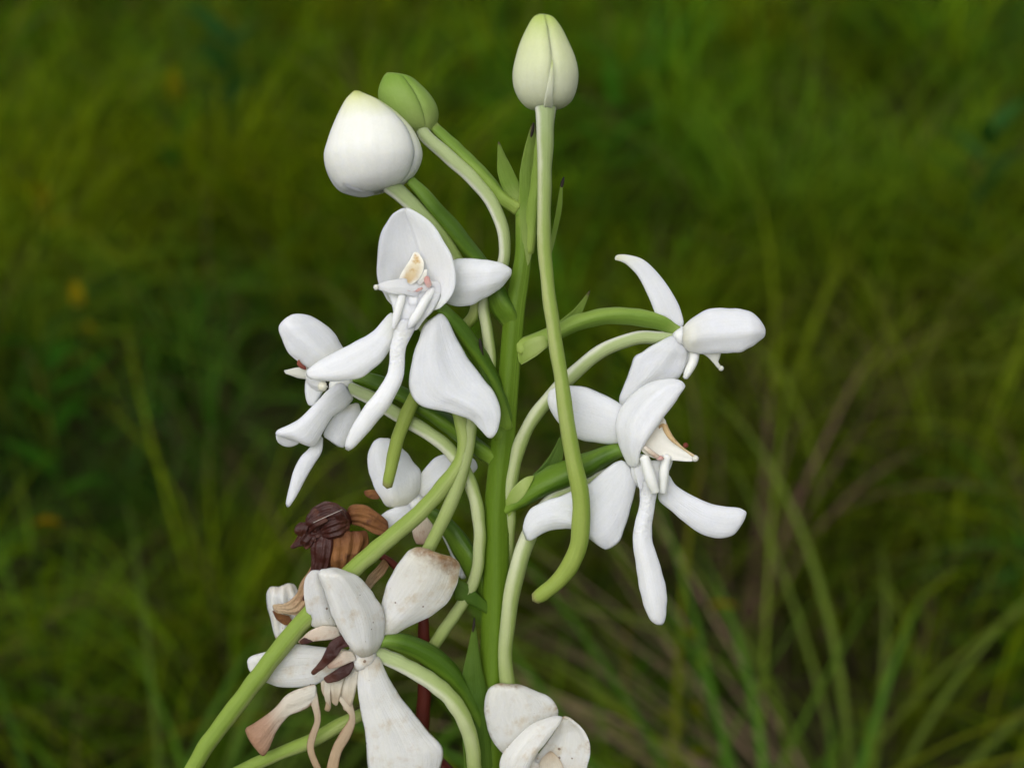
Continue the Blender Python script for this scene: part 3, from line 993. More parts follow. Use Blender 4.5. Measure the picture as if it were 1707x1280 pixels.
stem_pts = [(818, 1290, 0, 25), (820, 1150, 0, 24), (826, 1000, 0, 22), (828, 850, 0, 21), (838, 740, 0, 19.5), (849, 620, 0, 17.5), (858, 520, 0, 17),
            (872, 430, 0, 14), (871, 360, 0, 11), (874, 310, -2, 8), (882, 255, -2, 4)]
w0 = [list(P(p)[0]) + [p[3] * P(p)[1]] for p in stem_pts]
low = [list(foot * (1 - f) + p_low * f) + [0.0034 - 0.0009 * f] for f in (0, 0.33, 0.66)]


def stem_mesh():
    A = resample(low + w0, 110)
    C, rad = A[:, :3], A[:, 3]
    m = 20
    T = np.gradient(C, axis=0)
    T /= np.linalg.norm(T, axis=1, keepdims=True)
    th = np.linspace(0, 2 * np.pi, m, endpoint=False)
    V, uv = [], []
    for i in range(len(C)):
        nx = RIGHT - T[i] * np.dot(RIGHT, T[i])
        nx /= np.linalg.norm(nx)
        bn = np.cross(T[i], nx)
        rr = rad[i] * (1 + 0.055 * np.cos(5 * th + i * 0.03))
        V.append(C[i] + (np.cos(th) * rr)[:, None] * nx + (np.sin(th) * rr)[:, None] * bn)
        uv += [(t / 6.2832, i / (len(C) - 1)) for t in th]
    V = np.vstack(V)
    return make("stem", V, grid_faces(len(C), m, close=True), M_stem, orchid, uv)


stem_mesh()


def flower(name, core, label=None, mat=None):
    """the flower's own mesh is the small throat where everything meets"""
    x, y, d, r = core[:4]
    sx, sy = (core[4], core[5]) if len(core) > 4 else (1, 1)
    o = ball(name, (x, y, d), r, mat or M_throat, orchid, sx=sx, sy=sy, bump=0.05)
    if label:
        o['label'] = label
    return o


def z(pts, d):
    """give outline points a depth: number, or (start, end) along the list"""
    n = len(pts)
    if isinstance(d, (int, float)):
        return [(p[0], p[1], d) for p in pts]
    dd = np.interp(np.linspace(0, 1, n), np.linspace(0, 1, len(d)), d)
    return [(p[0], p[1], float(q)) for p, q in zip(pts, dd)]


# ---- topmost bud with its long hanging spur
fb = flower("flower_bud", (909, 168, 45, 16), "topmost greenish white bud with a very long spur")
st = [(897, 184, 922, 183, 45), (880, 180, 940, 179, 45), (866, 166, 954, 167, 45), (857, 146, 962, 146, 45), (855, 122, 964, 122, 45), (860, 96, 959, 97, 45),
      (868, 70, 948, 71, 45), (878, 48, 936, 47, 44), (888, 31, 924, 31, 43), (897, 25, 914, 26, 43)]
bud_sepal("sepal", st, -30, 82, M_bud_t, fb, lift=0.0, pinch=0.09)
bud_sepal("sepal", st, 79, 214, M_bud_t, fb, lift=0.01, pinch=0.09)
bud_sepal("sepal", st, 205, 340, M_bud_t, fb, lift=-0.03)
petal("petal", z([(905, 186), (909, 160), (914, 135), (918, 112), (920, 98)], (60, 89, 97, 97, 90)), z([(921, 186), (921, 160), (922, 135), (922, 112), (921, 98)], (60, 89, 97, 97, 90)), M_bud_t, fb, bulge=5, th=4, n=20, m=9)
tube("spur", [(910, 160, 40, 15), (909, 178, 54, 17), (909, 192, 58, 15.5), (909, 225, 60, 13.5), (908, 300, 62, 11.5), (907, 400, 66, 11), (917, 508, 76, 11.3), (933, 615, 86, 12), (950, 735, 92, 13.5),
              (966, 815, 94, 15), (969, 870, 94, 15.8), (961, 920, 94, 16.2), (938, 960, 92, 15.2), (908, 987, 90, 13), (892, 998, 89, 10)], M_spur_long, fb, n=110, m=16)
tube("ovary", [(880, 420, 2, 12), (888, 360, 12, 11), (898, 290, 28, 11), (906, 220, 40, 10), (909, 180, 45, 10)], M_ovary_lt, fb, ribs=3, rib_amp=0.13)

# ---- green bud behind
gb = flower("flower_bud", (700, 200, -20, 14), "small green bud behind the large white bud")
st = [(692, 226, 718, 221, -20), (670, 222, 728, 206, -20), (650, 205, 731, 190, -20), (637, 183, 727, 174, -20), (631, 162, 717, 158, -20), (632, 147, 703, 143, -20),
      (637, 133, 687, 130, -20), (642, 125, 668, 124, -20), (645, 122, 652, 122, -20)]
bud_sepal("sepal", st, -40, 66, M_bud_g, gb, pinch=0.1)
bud_sepal("sepal", st, 62, 200, M_bud_g, gb, lift=0.015, pinch=0.1)
bud_sepal("sepal", st, 190, 330, M_bud_g, gb, lift=-0.03)
tube("ovary", [(864, 348, 0, 11), (838, 330, 0, 11), (803, 291, -4, 12), (763, 252, -12, 11), (730, 220, -18, 9), (722, 210, -20, 8)], M_ovary_lt, gb, ribs=3, rib_amp=0.15, twist=1.2)
tube("spur", [(702, 215, -8, 10), (712, 230, -6, 11), (748, 262, 0, 11), (788, 298, 4, 10.5), (818, 335, 6, 10), (836, 375, 8, 10), (841, 410, 8, 10), (838, 440, 6, 10), (822, 475, -2, 10), (806, 505, 2, 10),
              (812, 550, 8, 10.5), (817, 605, 12, 10.5), (805, 655, 24, 11), (786, 697, 34, 12), (777, 760, 38, 12), (757, 825, 40, 12.5), (727, 890, 42, 12), (700, 945, 42, 10)], M_spur_pale, gb, n=110)

# ---- large white bud
wb = flower("flower_bud", (640, 290, 35, 16), "large white bud tinged green at its tip")
st = [(630, 322, 655, 314, 38), (600, 327, 677, 304, 38), (568, 318, 695, 287, 38), (548, 292, 705, 264, 38), (541, 262, 704, 245, 38), (547, 236, 694, 222, 38), (556, 210, 680, 204, 38),
      (566, 187, 660, 186, 37), (576, 168, 634, 168, 36), (585, 157, 610, 157, 35), (590, 152, 599, 152, 35)]
bud_sepal("sepal", st, -50, 32, M_bud_w2, wb, lift=-0.02, pinch=0.08)
bud_sepal("sepal", st, 27, 196, M_bud_w, wb, lift=0.01, pinch=0.06, n=44, m=34)
bud_sepal("sepal", st, 186, 315, M_bud_w, wb, lift=-0.03)
petal("sepal", z([(622, 318), (590, 312), (566, 293), (552, 268), (552, 240)], (60, 78, 78, 66, 58)), z([(630, 324), (598, 328), (564, 316), (545, 285), (546, 255)], (44, 44, 42, 42, 44)), M_petal, wb, bulge=8, th=5, n=26)
tube("ovary", [(856, 545, -2, 12), (847, 522, 3, 19), (834, 500, 7, 18), (818, 464, 13, 12), (776, 409, 20, 14), (737, 363, 28, 14), (706, 326, 34, 11), (684, 302, 38, 8)], M_ovary, wb, ribs=3, rib_amp=0.15, twist=1.0)
tube("spur", [(640, 300, 48, 11), (650, 308, 46, 14.5), (668, 324, 42, 13), (697, 352, 36, 12), (733, 390, 28, 11), (765, 440, 18, 10.5), (790, 485, 4, 10), (791, 522, -4, 10), (770, 550, -4, 10), (735, 600, 6, 10.5),
              (706, 640, 22, 11.5), (682, 682, 34, 12.5), (662, 735, 40, 12), (651, 785, 42, 11), (646, 810, 42, 8.5)], M_spur_long, wb, n=100)

# ---- front flower, upper left of the stem
A = flower("flower", (690, 510, 62, 26, 0.9, 1.2), "large open white flower facing the viewer with a yellow anther under its hood")
petal("dorsal_sepal", [(650, 512, 62), (631, 468, 84), (629, 436, 86), (632, 405, 82), (641, 377, 72), (655, 357, 63), (672, 348, 55)],
      [(726, 521, 76), (752, 494, 90), (759, 464, 92), (754, 431, 88), (739, 402, 78), (717, 370, 67), (686, 348, 55)], M_petal, A, n=48, m=27, th=9,
      mid=[(690, 520, 44), (704, 472, 34), (702, 432, 34), (693, 402, 40), (684, 375, 47), (677, 356, 52), (677, 346, 54)], keel=2.5, ripple=1.0)
petal("lateral_sepal", z([(735, 452), (758, 433), (787, 431), (818, 435), (840, 441), (853, 450)], (36, 38, 44, 48, 46, 42)),
      z([(730, 498), (752, 508), (780, 509), (808, 497), (832, 481), (853, 458)], (34, 36, 40, 44, 44, 42)), M_petal, A, bulge=20, th=9)
petal("lateral_sepal", z([(655, 516), (623, 550), (595, 567), (556, 588), (526, 606), (509, 620)], (64, 70, 76, 84, 90, 92)),
      z([(668, 545), (651, 583), (633, 606), (600, 630), (556, 636), (512, 630)], (66, 74, 82, 92, 98, 98)), M_petal, A, bulge=16, th=9)
petal("petal", z([(509, 622), (518, 632), (530, 634), (545, 634)], (90, 88, 86, 84)), z([(511, 634), (520, 645), (532, 652), (546, 647)], (78, 76, 76, 78)), M_petal, A, bulge=6, th=6, n=16)
ball("petal_tip", (538, 644, 90), 8.5, M_column, A, sx=1, sy=1, bump=0.08)
ball("dark_tip", (544.5, 643, 86), 8, M_tipdark, A, sx=0.45, sy=1.0, bump=0.1)
petal("lip_lobe", z([(707, 540), (698, 568), (689, 595), (682, 625), (683, 652), (701, 675), (742, 685), (781, 697), (799, 714), (814, 731)], (64, 70, 76, 80, 82, 82, 80, 78, 78, 82)),
      z([(740, 517), (749, 538), (760, 560), (775, 588), (792, 612), (811, 636), (826, 656), (834, 683), (832, 710), (822, 730)], (58, 60, 62, 64, 66, 70, 74, 78, 82, 84)), M_lobe, A, bulge=14, th=8, n=54, m=25)
petal("lip_lobe", z([(660, 530), (657, 553), (651, 580), (649, 612), (640, 636), (612, 672), (590, 706), (572, 746)], (80, 86, 90, 92, 94, 100, 104, 104)),
      z([(698, 530), (688, 556), (677, 577), (674, 600), (671, 631), (655, 667), (622, 710), (584, 754)], (80, 86, 90, 92, 94, 100, 104, 104)), M_strap, A, bulge=20, th=12, n=50)
petal("throat", z([(640, 478), (650, 500), (656, 520), (657, 548)], (68, 80, 84, 84)), z([(738, 488), (724, 516), (707, 534), (694, 552)], (70, 80, 84, 84)), M_throat, A, bulge=5, th=9, n=28)
tube("stigma_arm", [(674, 478, 62, 6), (670, 496, 82, 6.5), (664, 515, 90, 6.8), (659, 533, 93, 6.2), (656, 547, 92, 4)], M_throat, A)
tube("stigma_arm", [(730, 470, 44, 6), (718, 488, 68, 8), (709, 502, 82, 8.2), (701, 516, 88, 8), (690, 533, 91, 7), (680, 548, 91, 4.5)], M_throat, A)
petal("column", z([(742, 470), (720, 468), (702, 466), (682, 463), (658, 466), (640, 470), (625, 476)], (58, 58, 62, 74, 86, 91, 95)), z([(738, 500), (716, 500), (694, 496), (670, 491), (650, 489), (636, 485), (626, 481)], (70, 74, 80, 86, 90, 93, 95)), M_throat, A, bulge=6, th=7, n=34)
ball("column_tip", (627, 479, 95), 4.6, M_column, A, bump=0.08)
petal("anther", z([(664, 468), (669, 456), (677, 443), (684, 431), (690, 420)], (82, 76, 62, 48, 42)), z([(684, 475), (699, 465), (706, 450), (706, 435), (697, 420)], (82, 71, 55, 46, 41)), M_anther, A, bulge=0, th=3, n=26, m=17, ripple=3)
petal("anther", z([(694, 470), (702, 462), (708, 448)], (73, 68, 58)), z([(700, 476), (709, 466), (713, 450)], (73, 68, 58)), M_column, A, bulge=2, th=4, n=16, m=9)
ball("stigma", (713, 470, 72), 9, M_pink, A, sx=0.62, sy=1.15, sz=0.7, bump=0.1, ang=0.25)
ball("stigma", (699, 483, 86), 4.5, M_pink, A, sx=1.5, sy=0.6, sz=0.6, bump=0.25, ang=0.5)
tube("stigma_line", [(679, 484, 90, 0.5), (686, 486, 90, 0.8), (694, 485, 88, 1.0)], M_pink, A, m=8, rough=0.8)
tube("ovary", [(842, 712, 6, 15), (828, 655, 14, 15), (804, 603, 26, 14), (772, 556, 40, 13), (744, 522, 52, 10), (724, 505, 58, 8)], M_ovary, A, ribs=3, rib_amp=0.15, twist=1.0)
tube("spur", [(700, 530, 50, 9), (728, 590, 40, 10), (756, 660, 38, 11), (772, 715, 38, 12), (774, 755, 38, 12), (757, 787, 40, 12.5), (704, 850, 48, 13.5), (640, 905, 58, 14), (586, 952, 68, 14.5), (540, 1000, 78, 15),
              (503, 1038, 90, 15.5), (462, 1087, 102, 15.8), (420, 1142, 110, 16), (378, 1197, 114, 15.5), (343, 1244, 116, 14.5), (316, 1290, 118, 13.5), (290, 1345, 118, 11)], M_spur_green, A, n=130, m=16)

# ---- left flower seen from the side
B = flower("flower", (570, 645, -4, 22), "white flower seen from the side behind the front flower")
petal("dorsal_sepal", z([(556, 628), (520, 618), (497, 602), (480, 584), (469, 563), (465, 546), (474, 533)], (-6, 4, 8, 10, 8, 6, 2)),
      z([(592, 606), (574, 582), (559, 559), (540, 541), (519, 529), (501, 524), (486, 525)], (-10, -10, -8, -6, -4, -2, 0)), M_petal_far, B, bulge=26, th=8, n=44)
petal("column", z([(520, 606), (506, 611), (492, 613), (480, 616), (473, 617)], (4, 8, 10, 12, 12)), z([(522, 634), (508, 632), (496, 630), (484, 625), (475, 622)], (4, 8, 10, 12, 12)), M_column, B, bulge=5, th=7, n=18, m=11)
petal("stigma", z([(498, 598), (503, 606), (510, 611)], 16), z([(494, 606), (500, 613), (511, 617)], 16), M_redbit, B, bulge=3, th=4, n=14, m=9)
petal("lip_lobe", z([(572, 632), (548, 648), (528, 668), (500, 696), (479, 708), (464, 716), (459, 724)], (10, 18, 24, 30, 34, 36, 36)),
      z([(592, 664), (576, 680), (555, 694), (539, 720), (524, 743), (500, 736), (474, 728)], (2, 8, 14, 20, 22, 24, 30)), M_lobe, B, bulge=18, th=8, n=40)
petal("lip_lobe", z([(459, 722), (474, 727), (490, 733), (500, 737)], (34, 32, 28, 26)), z([(462, 735), (474, 743), (486, 743), (498, 738)], (22, 20, 20, 22)), M_lobe, B, bulge=4, th=6, n=14, m=9)
petal("lip_lobe", z([(576, 676), (556, 694), (541, 718), (540, 728)], (-2, 0, 0, 0)), z([(598, 670), (601, 690), (590, 722), (571, 750)], (-14, -16, -16, -14)), M_petal_far, B, bulge=6, th=7, n=26)
petal("lip_lobe", z([(528, 730), (514, 749), (500, 763), (488, 786), (482, 815), (476, 843)], (6, 10, 14, 18, 20, 20)), z([(540, 726), (536, 752), (524, 774), (508, 801), (494, 826), (481, 847)], (2, 8, 12, 16, 20, 20)), M_lobe, B, bulge=10, th=8, n=32, m=13)
petal("throat", z([(512, 622), (508, 640), (509, 662), (515, 676)], (0, 4, 6, 6)), z([(546, 628), (540, 650), (530, 668), (522, 678)], (0, 4, 8, 8)), M_throat, B, bulge=6, th=7, n=18, m=11)
tube("ovary", [(824, 765, 2, 12), (796, 745, 4, 13), (764, 720, 6, 14), (722, 690, 6, 14), (677, 663, 4, 13), (633, 640, 0, 12), (604, 630, -2, 10), (590, 628, -4, 8)], M_ovary, B, ribs=3, rib_amp=0.15, twist=1.5)
tube("spur", [(578, 645, 4, 9), (590, 650, 6, 10), (620, 664, 10, 10.5), (660, 690, 16, 11), (701, 714, 20, 11), (737, 738, 22, 11.5), (762, 766, 20, 11.5), (782, 800, 18, 11.5), (796, 848, 20, 11), (800, 900, 20, 10.5),
              (793, 960, 18, 10.5), (770, 1006, 14, 11), (740, 1050, 8, 11.5), (715, 1090, 4, 10)], M_spur_pale, B, n=100)

# ---- flower half hidden behind the diagonal spurs
Cf = flower("flower", (690, 838, -40, 18), "white flower half hidden behind the crossing spurs left of the stem")
petal("dorsal_sepal", z([(650, 846), (634, 830), (622, 810), (614, 785), (612, 760), (620, 738), (636, 729)], (-34, -26, -24, -24, -26, -30, -36)),
      z([(690, 842), (700, 815), (701, 788), (692, 772), (678, 755), (661, 738), (646, 730)], (-36, -34, -36, -38, -40, -40, -38)), M_petal_far, Cf, bulge=22, th=8, n=40)
petal("lateral_sepal", z([(694, 800), (706, 784), (725, 764), (750, 756), (776, 758), (794, 768)], (-44, -42, -40, -40, -42, -44)), z([(694, 834), (712, 832), (740, 818), (766, 802), (788, 790), (797, 779)], (-44, -42, -38, -38, -42, -44)), M_petal_far, Cf, bulge=10, th=8)
petal("lip_lobe", z([(684, 832), (664, 842), (645, 852), (630, 862)], (-30, -24, -20, -18)), z([(694, 856), (676, 868), (656, 880), (640, 884)], (-30, -24, -20, -18)), M_lobe, Cf, bulge=10, th=8, n=24)
petal("lip_lobe", z([(688, 858), (686, 876), (688, 894), (694, 908)], (-28, -26, -26, -28)), z([(712, 852), (722, 872), (726, 892), (720, 908)], (-34, -32, -32, -32)), M_beige, Cf, bulge=6, th=7, n=22)
petal("lip_lobe", z([(730, 880), (745, 910), (758, 940), (768, 966)], (-30, -30, -30, -30)), z([(750, 872), (768, 905), (776, 935), (778, 964)], (-34, -34, -34, -32)), M_petal_far, Cf, bulge=6, th=7, n=22)
petal("stigma", z([(606, 818), (618, 816), (630, 818)], -28), z([(608, 826), (620, 832), (634, 832)], -28), M_brown, Cf, bulge=3, th=5, n=14, m=9)
tube("ovary", [(822, 1005, -6, 12), (806, 975, -10, 15), (780, 925, -18, 18), (750, 880, -28, 15), (715, 852, -36, 11), (696, 842, -40, 8)], M_ovary, Cf, ribs=3, rib_amp=0.15)

# ---- withered brown flower
Wf = flower("withered_flower", (556, 905, 2, 34, 0.9, 1.3), "shrivelled brown flower with a dark maroon head", M_brown)
ball("withered_hood", (548, 868, 12), 33, M_maroon, Wf, sx=1.08, sy=0.8, sz=0.8, bump=0.14, ang=0.15, n=26, m=34, wf=1.6)
petal("withered_sepal", z([(512, 872), (516, 852), (534, 838), (556, 838), (574, 848)], (36, 34, 30, 30, 32)), z([(526, 892), (536, 876), (550, 866), (566, 866), (582, 872)], (42, 46, 46, 46, 38)), M_maroon, Wf, bulge=9, th=6, ripple=2, crumple=1.6, folds=(3.6, 3.4), n=44, m=25)
petal("withered_sepal", z([(534, 876), (548, 868), (566, 862), (584, 866)], (44, 50, 48, 34)), z([(538, 898), (554, 898), (570, 892), (584, 880)], (38, 44, 42, 34)), M_maroon, Wf, bulge=8, th=6, ripple=2, crumple=1.6, folds=(3.6, 3.4), n=44, m=25)
petal("withered_sepal", z([(508, 868), (514, 856), (526, 846)], (40, 40, 36)), z([(518, 886), (528, 872), (536, 856)], (48, 50, 44)), M_maroon, Wf, bulge=5, th=5, ripple=2, crumple=1.6, folds=(3.6, 3.4), n=44, m=25)
petal("withered_sepal", z([(532, 868), (512, 874), (498, 892), (484, 912)], (34, 40, 38, 34)), z([(538, 892), (522, 900), (506, 908), (490, 915)], (38, 42, 38, 34)), M_maroon, Wf, bulge=9, th=6, ripple=2, crumple=1.6, folds=(3.6, 3.4), n=44, m=25)
petal("withered_sepal", z([(514, 884), (506, 892), (501, 904), (505, 912)], (42, 48, 46, 42)), z([(530, 892), (524, 904), (518, 914), (510, 916)], (42, 48, 46, 42)), M_maroon, Wf, bulge=5, th=5, ripple=3, crumple=2.4, folds=(2.4, 3.0), n=36, m=21)
petal("withered_sepal", z([(500, 872), (494, 882), (497, 892)], (40, 44, 42)), z([(518, 868), (512, 884), (506, 896)], (44, 50, 46)), M_maroon, Wf, bulge=5, th=5, ripple=3, crumple=2.4, folds=(2.4, 3.0), n=36, m=21)
petal("withered_sepal", z([(505, 884), (512, 870), (524, 862), (540, 860)], (46, 50, 52, 50)), z([(514, 892), (524, 882), (536, 874), (548, 868)], (44, 50, 54, 54)), M_maroon, Wf, bulge=5, th=4, ripple=2, crumple=1.6, folds=(2.2, 2.5), n=36, m=21)
petal("withered_sepal", z([(556, 842), (568, 850), (578, 864), (582, 882)], (46, 48, 46, 38)), z([(548, 852), (558, 862), (566, 876), (570, 892)], (52, 54, 50, 42)), M_maroon, Wf, bulge=5, th=4, ripple=2, crumple=1.6, folds=(2.2, 2.5), n=36, m=21)
petal("withered_sepal", z([(488, 908), (498, 900), (510, 896), (524, 892)], (42, 44, 44, 42)), z([(484, 914), (496, 912), (512, 908), (528, 902)], (44, 46, 46, 44)), M_maroon, Wf, bulge=3, th=4, ripple=2, crumple=1.6, folds=(2.2, 2.0), n=30, m=17)
petal("withered_lip", z([(528, 884), (522, 915), (520, 945), (508, 978), (500, 1012)], (30, 38, 40, 38, 36)), z([(556, 892), (556, 922), (548, 952), (528, 985), (512, 1018)], (40, 46, 46, 42, 38)), M_maroon, Wf, bulge=14, th=7, ripple=2, crumple=1.6, folds=(3.6, 3.4), n=44, m=25)
petal("withered_lip", z([(552, 884), (548, 915), (552, 945), (562, 962)], (36, 42, 42, 38)), z([(610, 884), (614, 905), (600, 932), (580, 960)], (18, 24, 30, 32)), M_brown, Wf, bulge=16, th=7, ripple=2, crumple=1.6, folds=(3.6, 3.4), n=44, m=25)
petal("withered_lip", z([(524, 936), (508, 958), (494, 985), (478, 1004), (452, 1006)], (30, 36, 38, 36, 32)), z([(552, 950), (530, 984), (512, 1016), (494, 1024), (458, 1020)], (34, 38, 40, 38, 34)), M_brown_lt, Wf, bulge=10, th=6, ripple=2, crumple=1.6, folds=(3.6, 3.4), n=44, m=25)
petal("withered_sepal", z([(578, 850), (590, 842), (608, 842), (628, 854), (648, 870)], (0, 4, 4, 2, 0)), z([(584, 872), (598, 876), (616, 884), (632, 890), (646, 892)], (8, 10, 8, 6, 0)), M_brown, Wf, bulge=12, th=8, ripple=2, crumple=1.6, folds=(3.6, 3.4), n=44, m=25)
petal("withered_sepal", z([(640, 930), (628, 945), (614, 960), (606, 976)], (8, 10, 12, 12)), z([(650, 942), (640, 958), (626, 972), (616, 984)], (8, 10, 12, 12)), M_brown_lt, Wf, bulge=5, th=5, ripple=2, crumple=1.6, folds=(3.6, 3.4), n=44, m=25)
petal("withered_sepal", z([(450, 976), (443, 990), (445, 1010), (452, 1040), (462, 1068)], (4, 8, 8, 8, 8)), z([(490, 972), (502, 990), (506, 1012), (500, 1040), (480, 1068)], (0, 8, 10, 8, 6)), M_stain_edge, Wf, bulge=12, th=7, ripple=2, crumple=1.6, folds=(3.6, 3.4), n=44, m=25)
petal("withered_sepal", z([(453, 1016), (466, 1022), (482, 1026)], (26, 28, 28)), z([(460, 1032), (476, 1042), (490, 1040)], (22, 24, 24)), M_brown, Wf, bulge=-3, th=4)
tube("stalk", [(590, 920, 2, 6), (620, 922, 0, 6), (648, 934, -4, 6.5), (680, 965, -8, 7.5), (701, 1010, -8, 9), (707, 1060, -8, 10), (709, 1120, -6, 11), (706, 1180, -6, 12), (708, 1240, -6, 12), (760, 1300, -4, 12), (815, 1345, 0, 12)], M_maroon_st, Wf, n=70)
tube("silk_thread", [(522, 871, 60, 0.35), (546, 860, 62, 0.45), (571, 849, 56, 0.3)], M_hair, Wf, m=5, rough=0)
tube("spur", [(640, 1175, 20, 9), (600, 1192, 36, 10), (566, 1208, 44, 11.5), (520, 1234, 50, 12), (460, 1258, 54, 11.5), (404, 1282, 58, 10.5), (360, 1302, 60, 9)], M_spur_green, Wf, n=60)

# ---- spotted flower at the lower left, in front
E = flower("flower", (604, 1094, 76, 26), "spotted white flower at the lower left with maroon centre and a brown tipped sepal", M_stain)
petal("dorsal_sepal", z([(600, 1096), (575, 1072), (557, 1034), (540, 990), (530, 960), (534, 948)], (96, 108, 112, 112, 106, 100)),
      z([(624, 1092), (638, 1066), (640, 1030), (628, 999), (600, 964), (558, 944)], (78, 78, 78, 80, 88, 96)), M_stain, E, bulge=30, th=8, n=46, m=23)
petal("petal", z([(520, 1046), (512, 1020), (507, 988), (509, 964), (520, 949)], (92, 96, 98, 98, 96)), z([(562, 1046), (554, 1020), (544, 985), (537, 964), (535, 950)], (92, 94, 94, 94, 94)), M_stain, E, bulge=10, th=7, n=34)
petal("lateral_sepal", z([(628, 1052), (636, 1008), (645, 976), (659, 948), (677, 920), (697, 909)], (66, 64, 64, 66, 68, 68)),
      z([(640, 1066), (684, 1044), (720, 1025), (746, 1004), (761, 972), (768, 932)], (66, 60, 58, 58, 60, 64)), M_stain_tip, E, bulge=16, th=9, n=44)['label'] = 'white sepal with a brown withered tip'
petal("lateral_sepal", z([(585, 1082), (541, 1078), (492, 1074), (451, 1084), (420, 1092), (412, 1102)], (74, 78, 80, 80, 78, 76)), z([(590, 1112), (545, 1134), (504, 1145), (461, 1145), (428, 1130), (414, 1114)], (76, 80, 82, 82, 80, 76)), M_stain, E, bulge=8, th=8)
petal("column", z([(566, 1044), (540, 1042), (518, 1050), (504, 1062), (496, 1070)], (94, 104, 108, 108, 106)), z([(570, 1064), (546, 1066), (526, 1068), (512, 1072), (500, 1073)], (94, 106, 110, 110, 106)), M_beige, E, bulge=5, th=6, n=26, m=11)
petal("column_tip", z([(514, 1062), (506, 1063), (498, 1069)], (111, 111, 109)), z([(524, 1068), (512, 1073), (502, 1074)], (112, 112, 108)), M_maroon, E, bulge=2, th=3, n=12, m=7)
petal("stigma", z([(572, 1060), (556, 1066), (545, 1082), (532, 1104), (519, 1120)], (104, 112, 116, 116, 114)), z([(584, 1076), (570, 1082), (558, 1098), (542, 1112), (522, 1125)], (108, 116, 120, 118, 114)), M_maroon, E, bulge=7, th=6, n=36, m=17, ripple=3, crumple=1.5)
petal("stigma", z([(590, 1086), (572, 1084), (556, 1092), (544, 1108)], (100, 108, 112, 112)), z([(596, 1100), (580, 1106), (564, 1112), (548, 1114)], (102, 110, 112, 112)), M_beige, E, bulge=6, th=6, n=22, m=11, ripple=2)
petal("stigma", z([(588, 1098), (572, 1108), (554, 1120), (538, 1130)], (102, 106, 108, 106)), z([(592, 1108), (580, 1124), (562, 1134), (544, 1136)], (100, 102, 104, 104)), M_maroon, E, bulge=6, th=6, n=32, m=17, ripple=2, crumple=1.5)
petal("throat", z([(562, 1118), (552, 1138), (550, 1156), (552, 1172)], (92, 94, 92, 88)), z([(578, 1118), (572, 1138), (568, 1156), (562, 1178)], (92, 95, 94, 90)), M_throat_old, E, bulge=3, th=5, n=26, m=13, ripple=3, crumple=1)
petal("throat", z([(580, 1112), (572, 1138), (568, 1162), (572, 1184)], (90, 94, 94, 90)), z([(603, 1108), (597, 1136), (590, 1164), (582, 1186)], (86, 92, 94, 92)), M_throat_old, E, bulge=4, th=5, n=26, m=13, ripple=3, crumple=1)
petal("throat", z([(548, 1124), (540, 1142), (542, 1164), (548, 1182)], (88, 90, 88, 86)), z([(560, 1122), (552, 1144), (552, 1162), (552, 1180)], (88, 92, 90, 86)), M_throat_old, E, bulge=2, th=5, n=26, m=11, ripple=3, crumple=1)
petal("lip_lobe", z([(600, 1098), (597, 1126), (597, 1160), (604, 1197), (610, 1235), (613, 1280), (622, 1318)], (88, 94, 98, 100, 102, 102, 100)),
      z([(632, 1090), (643, 1119), (662, 1150), (691, 1190), (718, 1222), (739, 1254), (722, 1318)], (80, 82, 84, 88, 90, 92, 92)), M_stain, E, bulge=16, th=9, n=46, m=23)
petal("lip_lobe", z([(528, 1138), (508, 1144), (481, 1156), (455, 1182), (429, 1201), (404, 1216)], (84, 88, 90, 92, 94, 94)), z([(530, 1166), (512, 1180), (483, 1190), (462, 1220), (447, 1253), (438, 1263)], (84, 88, 88, 88, 88, 88)), M_wither_lobe, E, bulge=8, th=7, n=36, ripple=2.5)['label'] = 'withering lobe turning pinkish brown'
petal("lip_lobe", z([(516, 1150), (518, 1172), (524, 1200), (514, 1228), (512, 1250), (524, 1284)], (86, 88, 88, 86, 86, 86)), z([(528, 1150), (532, 1172), (535, 1200), (527, 1228), (524, 1250), (538, 1284)], (84, 86, 86, 84, 84, 84)), M_wither_strap, E, bulge=3, th=5, n=30, m=9, ripple=2)
petal("lip_lobe", z([(560, 1160), (574, 1180), (582, 1196), (566, 1222), (552, 1250), (541, 1292)], (92, 94, 96, 94, 94, 92)), z([(578, 1152), (588, 1172), (592, 1200), (584, 1228), (568, 1258), (562, 1296)], (88, 92, 92, 92, 92, 90)), M_wither_strap, E, bulge=4, th=6, n=32, m=11, ripple=2)
petal("lip_lobe", z([(534, 1135), (536, 1152), (543, 1168), (540, 1184)], (88, 90, 90, 88)), z([(544, 1132), (545, 1150), (552, 1168), (550, 1186)], (86, 88, 88, 86)), M_wither_strap, E, bulge=2, th=5, n=20, m=7, ripple=2)
tube("ovary", [(812, 1262, 8, 16), (795, 1205, 16, 19), (768, 1150, 28, 20), (735, 1108, 44, 20), (695, 1080, 58, 17), (655, 1068, 70, 13), (634, 1070, 74, 9)], M_ovary, E, ribs=3, rib_amp=0.13)
tube("spur", [(618, 1088, 70, 11), (636, 1092, 70, 12.5), (672, 1108, 72, 13), (717, 1134, 74, 13.5), (755, 1168, 74, 14), (779, 1212, 72, 13.5), (789, 1257, 70, 13), (794, 1310, 68, 12)], M_spur_pale, E, n=60)

